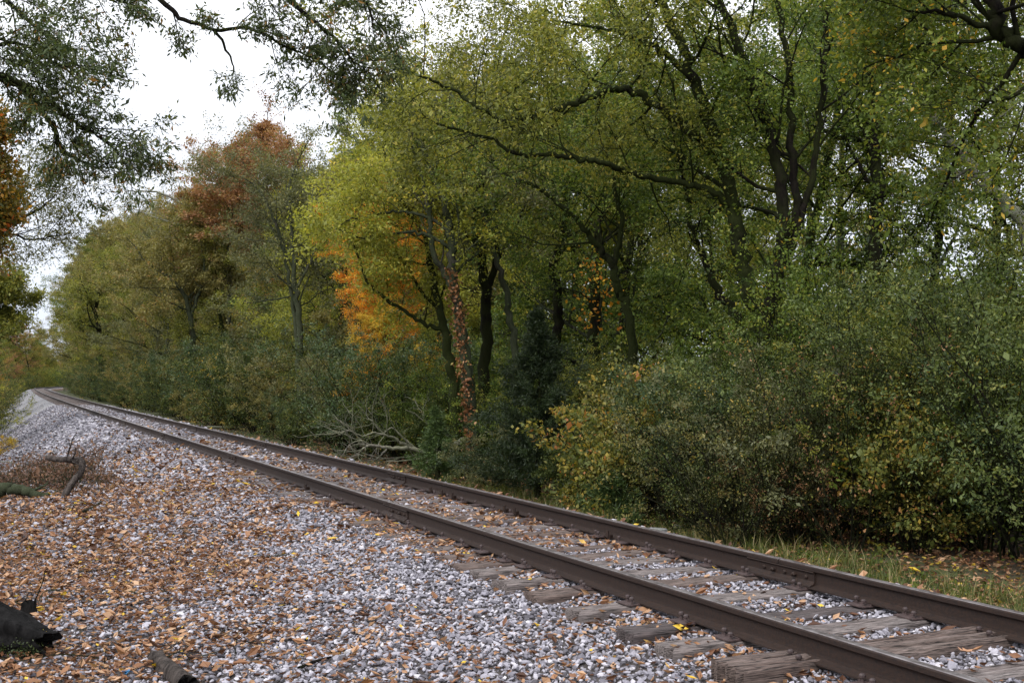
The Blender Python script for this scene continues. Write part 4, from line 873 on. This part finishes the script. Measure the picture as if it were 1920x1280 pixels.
DEAD = bark_mat('bark_bleached', (.11, .10, .085), (.38, .355, .30), (.2, .21, .13), .35)
link('trunk', tube_mesh('trunk', pl), DEAD, t)

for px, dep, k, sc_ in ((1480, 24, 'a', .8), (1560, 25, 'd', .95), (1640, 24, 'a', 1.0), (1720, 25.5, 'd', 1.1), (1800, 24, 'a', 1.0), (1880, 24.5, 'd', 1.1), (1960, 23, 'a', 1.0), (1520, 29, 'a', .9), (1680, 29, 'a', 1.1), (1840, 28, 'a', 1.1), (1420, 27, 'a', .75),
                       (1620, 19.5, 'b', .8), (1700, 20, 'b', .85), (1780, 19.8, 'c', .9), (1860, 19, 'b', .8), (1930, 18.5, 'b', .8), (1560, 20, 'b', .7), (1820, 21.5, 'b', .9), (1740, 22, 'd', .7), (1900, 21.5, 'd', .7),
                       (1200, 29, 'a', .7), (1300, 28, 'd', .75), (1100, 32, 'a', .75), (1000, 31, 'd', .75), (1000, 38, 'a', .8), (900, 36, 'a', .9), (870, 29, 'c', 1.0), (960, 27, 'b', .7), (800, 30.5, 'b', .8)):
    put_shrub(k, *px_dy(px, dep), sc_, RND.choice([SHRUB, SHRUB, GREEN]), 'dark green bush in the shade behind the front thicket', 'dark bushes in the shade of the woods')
# ---- woods floor, undergrowth, and the mass of woods behind
r_ = np.random.default_rng(88)
def scatter(nc, d0, d1, y0, y1, z0, z1, pw=1.0):
    y = y0 + (y1 - y0) * r_.random(nc) ** 1.5; d = r_.uniform(d0, d1, nc); x, yy = TP(d, y); return np.stack([x, yy, gz(x, yy) + z0 + (z1 - z0) * r_.random(nc) ** pw], 1)
C = scatter(2600, 7.0, 30, 8, 130, .05, 1.3, 1.6); o = leaf_cloud('undergrowth', r_, C, .28, 90000, .075, .5, SHRUB); tag(o, 'low tangled green undergrowth on the floor of the woods', 'undergrowth', None, 'stuff')
C = scatter(2300, 30, 62, 10, 230, .3, 9.5, .9); o = leaf_cloud('distant_woods', r_, C, 1.3, 125000, .34, .6, GREEN); tag(o, 'green depth of the woods seen between the trunks', 'woods', None, 'stuff')
C = scatter(900, 32, 62, 10, 230, 7, 15); o = leaf_cloud('distant_treetops', r_, C, 1.3, 14000, .34, .6, OLIVE); tag(o, 'pale olive treetops deep in the woods', 'woods', None, 'stuff')

# ------------------------------------------------------------------ verge grass
r_ = np.random.default_rng(99)
def ground_hit(px, py):
    d = at(px, py, 1.0) - CAM; t = 2.0
    while t < 400:
        p = CAM + d * t
        if p[2] < gz(p[0], p[1]): return np.array([p[0], p[1], float(gz(p[0], p[1]))])
        t += .02 + t * .001
    return p
GRASS = leaf_mat('grass_blades', [(0, (.02, .03, .007)), (.45, (.05, .075, .014)), (.78, (.11, .125, .025)), (.92, (.24, .19, .08)), (1, (.36, .28, .15))], .3)
def blades(N, d0, d1, y0, y1, l0, l1, name, label, mat, wd=.005, droop=.5, clump=None, rsh=0.0):
    if clump:
        cy_ = y0 + (y1 - y0) * r_.random(clump); cd_ = r_.uniform(d0, d1, clump); i = r_.integers(0, clump, N); y = cy_[i] + r_.normal(0, .07, N); d = cd_[i] + r_.normal(0, .07, N)
    else: y = y0 + (y1 - y0) * r_.random(N) ** 1.3; d = d0 + (d1 - d0) * r_.random(N)
    x, yy = TP(d, y); P = np.stack([x, yy, gz(x, yy) - .01], 1)
    az = r_.uniform(0, 6.28, N); ln = r_.uniform(.15, droop, N); A = np.stack([np.cos(az) * ln, np.sin(az) * ln, np.ones(N)], 1); L = r_.uniform(l0, l1, N)[:, None]
    S = np.stack([-np.sin(az), np.cos(az), np.zeros(N)], 1) * wd; m1 = P + A * L * .55; tip = P + A * L * np.array([1.6, 1.6, .88])
    V = np.stack([P - S, P + S, m1 + S * .7, tip, m1 - S * .7], 1).reshape(-1, 3); b_ = (np.arange(N) * 5)[:, None]
    F4 = b_ + np.array([[0, 1, 2, 4]]); F3 = b_ + np.array([[4, 2, 3]]); rr = np.clip(r_.normal(.42 + rsh, .24, N), 0, 1)
    tag(link(name, make_mesh(name, V, [F4, F3], {'rnd': np.concatenate([rr, rr])}), mat), label, 'grass', None, 'stuff')
blades(60000, 2.75, 5.9, 5, 24, .03, .11, 'grass', 'short green and yellowing grass along the verge beyond the far rail', GRASS)
blades(5200, 2.9, 5.6, 6, 22, .2, .42, 'tall_grass', 'taller tan and green grass tufts on the verge', GRASS, .004, .6, 170, .25)
C = []
for _ in range(420):
    y = r_.uniform(6, 26); d = r_.uniform(2.8, 6.2); x, yy = TP(d, y); C.append([x, yy, gz(x, yy) + .04])
tag(leaf_cloud('ground_cover', r_, C, .10, 14000, .045, .7, leaf_mat('weed_leaves', [(0, (.03, .05, .01)), (.5, (.08, .12, .02)), (.8, (.2, .21, .03)), (1, (.45, .34, .05))], .4), None, 1.4, (1, 1, .25)), 'small green and yellow weeds between the grass', 'weeds', None, 'stuff')
N = 2600; y = r_.uniform(6, 26, N); d = r_.uniform(2.4, 9, N); x, yy = TP(d, y); L = r_.uniform(.05, .1, N)
rng = r_; scatter_leaves('verge_leaves', x, yy, gz(x, yy) + .03, L, L * .6, leaf_mat('leaf_yellow_fallen', [(0, (.12, .055, .03)), (.5, (.28, .16, .06)), (.8, (.5, .36, .06)), (1, (.6, .45, .08))], .2), 'yellow and brown leaves fallen on the grassy verge', .5)

# ------------------------------------------------------------------ dead wood and small things
LOGM = bark_mat('log_dark', (.002, .002, .002), (.02, .019, .019), (.02, .022, .012), -.6)
BARKLOG = bark_mat('log_grey', (.012, .010, .009), (.12, .10, .09), (.05, .05, .03), -.6)
CHAR = bark_mat('rotten_black', (.004, .004, .004), (.02, .018, .017), (.01, .01, .01), .1)
def log_obj(name, p0, p1, r0, r1, label, cat, mat, seed, endmat=None, k=36, n_=44, rough=.2, ragged=.09):
    r = np.random.default_rng(seed); base = np.array(p0); ax_ = np.array(p1) - base; Ln = np.linalg.norm(ax_); u_ = ax_ / Ln; A = unit(np.cross(u_, [0, 0, 1])); B = np.cross(A, u_); vn = VN(seed)
    t_ = np.linspace(0, 1, n_)[:, None]; th = (np.arange(k) * 2 * pi / k)[None, :]
    R = (r0 + (r1 - r0) * t_) * (1 + rough * 2 * (vn(th * 1.3 + 0 * t_, t_ * 5) - .5) + rough * 1.2 * (vn(th * 4 + 3 + 0 * t_, t_ * 2.5) - .5)) * (1 + .09 * (vn(th * 7, t_ * 3 + 9) - .5) + .06 * (vn(th * 14, t_ * 14) - .5))
    R[:, 0] = R[:, 0]; tt = t_ * Ln + np.where(t_ > .999, ragged * (vn(th * 3, th * 0 + seed) - .5) * 2, 0) + 0 * th
    V = (u_[None, None] * tt[..., None] + A * (R * np.cos(th))[..., None] + B * (R * np.sin(th))[..., None]).reshape(-1, 3)
    I = np.arange(n_ * k).reshape(n_, k); F = np.stack([I[:-1], np.roll(I, -1, 1)[:-1], np.roll(I, -1, 1)[1:], I[1:]], -1).reshape(-1, 4)
    t = empty(name, base, label, cat); link('bark', make_mesh('bark', V, [F], None, True), mat, t)
    # broken end: rings that sink inward
    rings = [V[-k:]]; 
    for q, dz in ((.8, -.02), (.5, -.05), (.2, -.08)):
        rings.append(V[-k:].mean(0) + (V[-k:] - V[-k:].mean(0)) * q + u_ * (dz * r1 / .1 + r.normal(0, .012, (k, 1))))
    W = np.concatenate(rings + [rings[-1].mean(0)[None]]); J = np.arange(4 * k).reshape(4, k); F1 = np.stack([J[:-1], np.roll(J, -1, 1)[:-1], np.roll(J, -1, 1)[1:], J[1:]], -1).reshape(-1, 4); F2 = np.stack([J[-1], np.roll(J[-1], -1), np.full(k, 4 * k)], -1)
    link('broken_end', make_mesh('broken_end', W, [F1, F2]), endmat or CHAR, t); return t
a_ = ground_hit(-150, 1215); b_ = ground_hit(88, 1228)
lg = log_obj('log', a_ + [0, 0, .27], b_ + [0, 0, .085], .31, .10, 'dark rotten log with mossy flank at the bottom left corner', 'log', LOGM, 3)
C = [a_ * (1 - f) + b_ * f + np.array([0.02, -.13, .06]) - a_ - [0, 0, .27] for f in np.linspace(.3, .85, 14)]
leaf_cloud('moss', r_, C, .045, 2600, .02, .5, leaf_mat('moss', [(0, (.012, .02, .004)), (.6, (.035, .05, .01)), (1, (.07, .09, .02))], .1), lg)
C = [a_ * (1 - f) + b_ * f + np.array([r_.normal(0, .03), r_.normal(0, .03), .17 + .14 * (1 - f)]) for f in np.linspace(.55, .98, 9)]
P = np.array(C); tagl = scatter_leaves('leaves_on_log', P[:, 0], P[:, 1], P[:, 2] + .0, np.full(9, .06), np.full(9, .03), YELLOW, 'few yellow leaves stuck on the dark log', .3)
a_ = ground_hit(50, 1160); log_obj('stump', a_ + [-.02, .02, -.03], a_ + [.03, 0, .15], .075, .05, 'jagged dark broken stump standing behind the rotten log', 'stump', LOGM, 5, LOGM, 16, 12, .35, .05)
a_ = ground_hit(292, 1240); b_ = ground_hit(352, 1300); log_obj('short_log', a_ + [0, 0, .03], b_ + [0, 0, .05], .055, .065, 'short weathered grey log end at the bottom edge among leaves', 'log', BARKLOG, 6, CHAR, 28, 26, .22, .05)
def branch_obj(name, pts, r0, r1, label, cat, mat, kids=0, kl=.5, seed=1, group=None):
    r = np.random.default_rng(seed); base = np.array(pts[0], float); P = [np.array(p, float) - base for p in pts]; tp, tr = smooth_poly(P, np.linspace(r0, r1, len(P)), r, r0 * .15, 5); pl, tw = [(tp, tr, 8)], []
    for i in range(kids):
        i0 = r.integers(2, len(tp) - 1); grow(r, tp[i0], unit(tp[i0] - tp[i0 - 1]) + r.normal(0, .6, 3) + [0, 0, .3], kl * r.uniform(.5, 1.1), tr[i0] * .4, 0, 1, pl, tw, .2, .03, (3, 3), (.7, .7), .5)
    me_ = tube_mesh(name, pl); o = link(name, me_, mat, None, base); return tag(o, label, cat, group)
g = ground_hit(120, 930); dp = px_of(g[0], g[1])[1]
branch_obj('dead_branch', [at(88, 857, dp + .3), at(110, 861, dp + .2), at(135, 861, dp + .1), at(154, 866, dp), at(152, 884, dp - .1), at(136, 905, dp - .2), at(120, 930, dp - .3)], .045, .06, 'crooked broken branch elbowing up from brown brambles at the left', 'branch', BARKLOG, 5, .6, 2)
g = ground_hit(20, 940); dp = px_of(g[0], g[1])[1]
branch_obj('mossy_branch', [at(-60, 950, dp), at(-20, 930, dp), at(10, 916, dp), at(35, 918, dp), at(62, 924, dp), at(90, 930, dp)], .12, .06, 'thick mossy limb lying under the brambles at the left edge', 'branch', BARKGREY, 2, .5, 3)
g = ground_hit(60, 880); dp = px_of(g[0], g[1])[1]
branch_obj('bare_twig', [at(-10, 866, dp), at(20, 866, dp), at(45, 878, dp), at(70, 890, dp)], .02, .008, 'thin pale bare twig arching over the brambles at the left edge', 'branch', BARKPALE, 4, .6, 4)
for j, (q, rr_, lab) in enumerate((([(118, 958), (140, 950), (160, 944)], .014, 'pale straight stick lying below the crooked branch'), ([(150, 966), (172, 957), (192, 944)], .03, 'dark rotten stick with a knobby end on the leaf litter'),
                                ([(560, 1262), (590, 1250), (620, 1240)], .012, 'brown twig lying on the stones at the bottom'), ([(60, 1140), (80, 1090), (84, 1070)], .006, 'thin curved twig rising beside the broken stump'),
                                ([(195, 1262), (197, 1225), (200, 1215)], .004, 'tiny upright twig between the log and the bottom edge'))):
    g0 = ground_hit(*q[0]); dp = px_of(g0[0], g0[1])[1]
    P = [ground_hit(a, b) + [0, 0, .03] for a, b in q] if j < 3 else [at(a, b, dp) for a, b in q]
    branch_obj('stick', P, rr_, rr_ * .6, lab, 'stick', BARKPALE if j == 0 else BARK, 0, .3, 10 + j)
for j in range(34):
    px, py = RND.uniform(0, 520), RND.uniform(930, 1260); g = ground_hit(px, py); a = RND.uniform(0, 6.28); L = RND.uniform(.1, .35)
    branch_obj('stick', [g + [0, 0, .035], g + [cos(a) * L, sin(a) * L, .04 + RND.uniform(0, .02)], g + [cos(a + .3) * 2 * L, sin(a + .3) * 2 * L, .03]], RND.uniform(.003, .007), .002, 'thin dead stick lying among the fallen leaves', 'stick', BARK if RND.random() < .6 else BARKGREY, 1, .2, 40 + j, 'thin sticks among the fallen leaves')
# brambles
r = np.random.default_rng(123); pl, tw = [], []; g0 = ground_hit(70, 920)
for i in range(330):
    q = ground_hit(r.choice([-20, 15, 50, 85, 120, 150]), r.uniform(890, 925)) + [r.normal(0, .22), r.normal(0, .5), 0]; q[2] = float(gz(q[0], q[1])); g = q - g0
    grow(r, g, [r.normal(0, .6), r.normal(0, .6), 1], r.uniform(.35, .9), .007, 0, 1, pl, tw, .28, -.12, (4, 3), (.7, .7), .5)
t = empty('bramble', g0, 'tangle of dry brown brambles at the left edge of the gravel slope', 'brambles'); t['kind'] = 'stuff'
link('stems', tube_mesh('stems', pl), BARKGREY, t)
link('foliage', leaves_on(r, tw, 8, .055, .05, droop=.6, aspect=.45), leaf_mat('leaf_dead_brown', [(0, (.05, .025, .018)), (.5, (.13, .065, .04)), (1, (.25, .14, .08))], .2), t)
x_, y_ = ground_hit(8, 850)[:2]; put_shrub('c', float(x_ - .8 - xr(y_)), float(y_), .75, YELLOW, 'small bush with yellow leaves cut by the left edge beside the slope')
# white pole, concrete block, chips, scrap
g = ground_hit(390, 803); h_ = ground_hit(474, 802); dp = px_of(g[0], g[1])[1]
branch_obj('fallen_pole', [at(388, 800, dp), at(430, 801, dp), at(474, 801, dp)], .06, .045, 'thin pale pole lying in the ditch beyond the far rail', 'pole', BARKPALE, 0)
m, n, l, b = new_mat('concrete'); t_ = noise(n, l, 18, 5, objvec(n, l)); rr_ = ramp(n, [(.3, (.09, .09, .085)), (.7, (.2, .2, .19))]); l.new(t_.outputs['Fac'], rr_.inputs[0]); l.new(rr_.outputs[0], b.inputs['Base Color']); b.inputs['Roughness'].default_value = .9; bump(n, l, t_.outputs['Fac'], .6, .02, b)
def rock(name, p, size, seed, label, cat, mat, flat=.6, cuts=8, sub=2):
    r = np.random.default_rng(seed); import bmesh
    bm = bmesh.new(); bmesh.ops.create_icosphere(bm, subdivisions=sub + 1, radius=1); V = np.array([v.co[:] for v in bm.verts])
    for _ in range(cuts): nn = unit(r.normal(size=3)); h = r.uniform(.5, .75); V = V - np.outer(np.maximum(V @ nn - h, 0), nn)
    V = V * (1 + .05 * r.normal(size=(len(V), 1))) * np.array(size) * np.array([1, 1, flat])
    for v, c in zip(bm.verts, V): v.co = c
    me_ = bpy.data.meshes.new(name); bm.to_mesh(me_); bm.free(); o = link(name, me_, mat, None, p); o.rotation_euler.z = r.uniform(0, 3); return tag(o, label, cat)
g = ground_hit(1228, 1002); V, F = [], []; box_mb(0, 0, .0, .26, .16, .12, V, F, .5, .12); tag(pyobj('concrete_block', V, F, m, None, g), 'pale concrete block in the ditch just behind the far rail', 'block')
rock('rock', ground_hit(1275, 994) + [0, 0, .04], (.15, .11, .11), 4, 'rough grey stone right of the concrete block behind the rail', 'rock', m)
V, F = [], []; box_mb(0, 0, .02, .15, .055, .045, V, F, 0, .15); o = tag(pyobj('wood_chip', V, F, TIEM[1], None, ground_hit(1705, 1160) + [0, 0, .02]), 'split brown chunk of wood leaning against the foot of the far rail', 'wood chunk'); o.rotation_euler = (.2, -.25, -.6)
def lobed_leaf(p, size, rz, tilt, label, mat):
    "oak leaf with rounded lobes, curled"
    pts = []
    for s_ in (1, -1):
        q = [(0, 0), (.12, .03), (.25, .20), (.34, .10), (.48, .30), (.58, .13), (.72, .24), (.8, .09), (1, 0)]
        pts += [(a, s_ * b__) for a, b__ in (q if s_ > 0 else q[1:-1][::-1])]
    V = [(a * size - size / 2, b__ * size, (.5 * b__ * b__ * 2.2 + .35 * (a - .5) ** 2) * size) for a, b__ in pts]; nn = len(q)
    ribs = [(a * size - size / 2, 0, .35 * (a - .5) ** 2 * size) for a, _ in q]; V += ribs; m0 = len(pts); F = []
    top = list(range(nn)); bot = [0] + list(range(len(pts) - 1, nn - 1, -1)) + [nn - 1]
    for i in range(nn - 1): F.append((m0 + i, m0 + i + 1, top[i + 1], top[i])); F.append((m0 + i + 1, m0 + i, bot[i], bot[i + 1]))
    o = pyobj('oak_leaf', V, F, mat, None, p); o.rotation_euler = (tilt, .15, rz); return tag(o, label, 'leaf')
def plain(name, c): m_, n, l, b = new_mat(name); t_ = noise(n, l, 40, 3, objvec(n, l)); r_ = ramp(n, [(.3, tuple(q * .75 for q in c)), (.7, c)]); l.new(t_.outputs['Fac'], r_.inputs[0]); l.new(r_.outputs[0], b.inputs['Base Color']); b.inputs['Roughness'].default_value = .6; return m_
LT, LP = plain('oak_leaf_tan', (.42, .22, .12)), plain('oak_leaf_pale', (.55, .42, .33))
lobed_leaf(ground_hit(1810, 1238) + [0, 0, .05], .17, .3, .1, 'big tan oak leaf lying between the rails near the bottom right', LT)
lobed_leaf(ground_hit(1905, 1190) + [0, 0, .07], .15, 1.2, 1.0, 'pale curled oak leaf standing up beside the far rail', LP)
lobed_leaf(ground_hit(1775, 1165) + [0, 0, .05], .08, 2.2, .7, 'small pale curled leaf on the tie beside the plate', LP)
lobed_leaf(ground_hit(1900, 1255) + [0, 0, .04], .15, 2.0, .3, 'tan oak leaf by the far rail at the right edge', LT)
V = [(r_.normal(0, .035), r_.normal(0, .03), abs(r_.normal(0, .02))) for _ in range(10)]; F = [(i, i + 1, i + 2) for i in range(8)]
tag(pyobj('plastic_scrap', V, F, plain('blue_plastic', (.03, .16, .34)), None, ground_hit(238, 1272) + [0, 0, .03]), 'crumpled scrap of blue plastic at the bottom edge', 'litter')
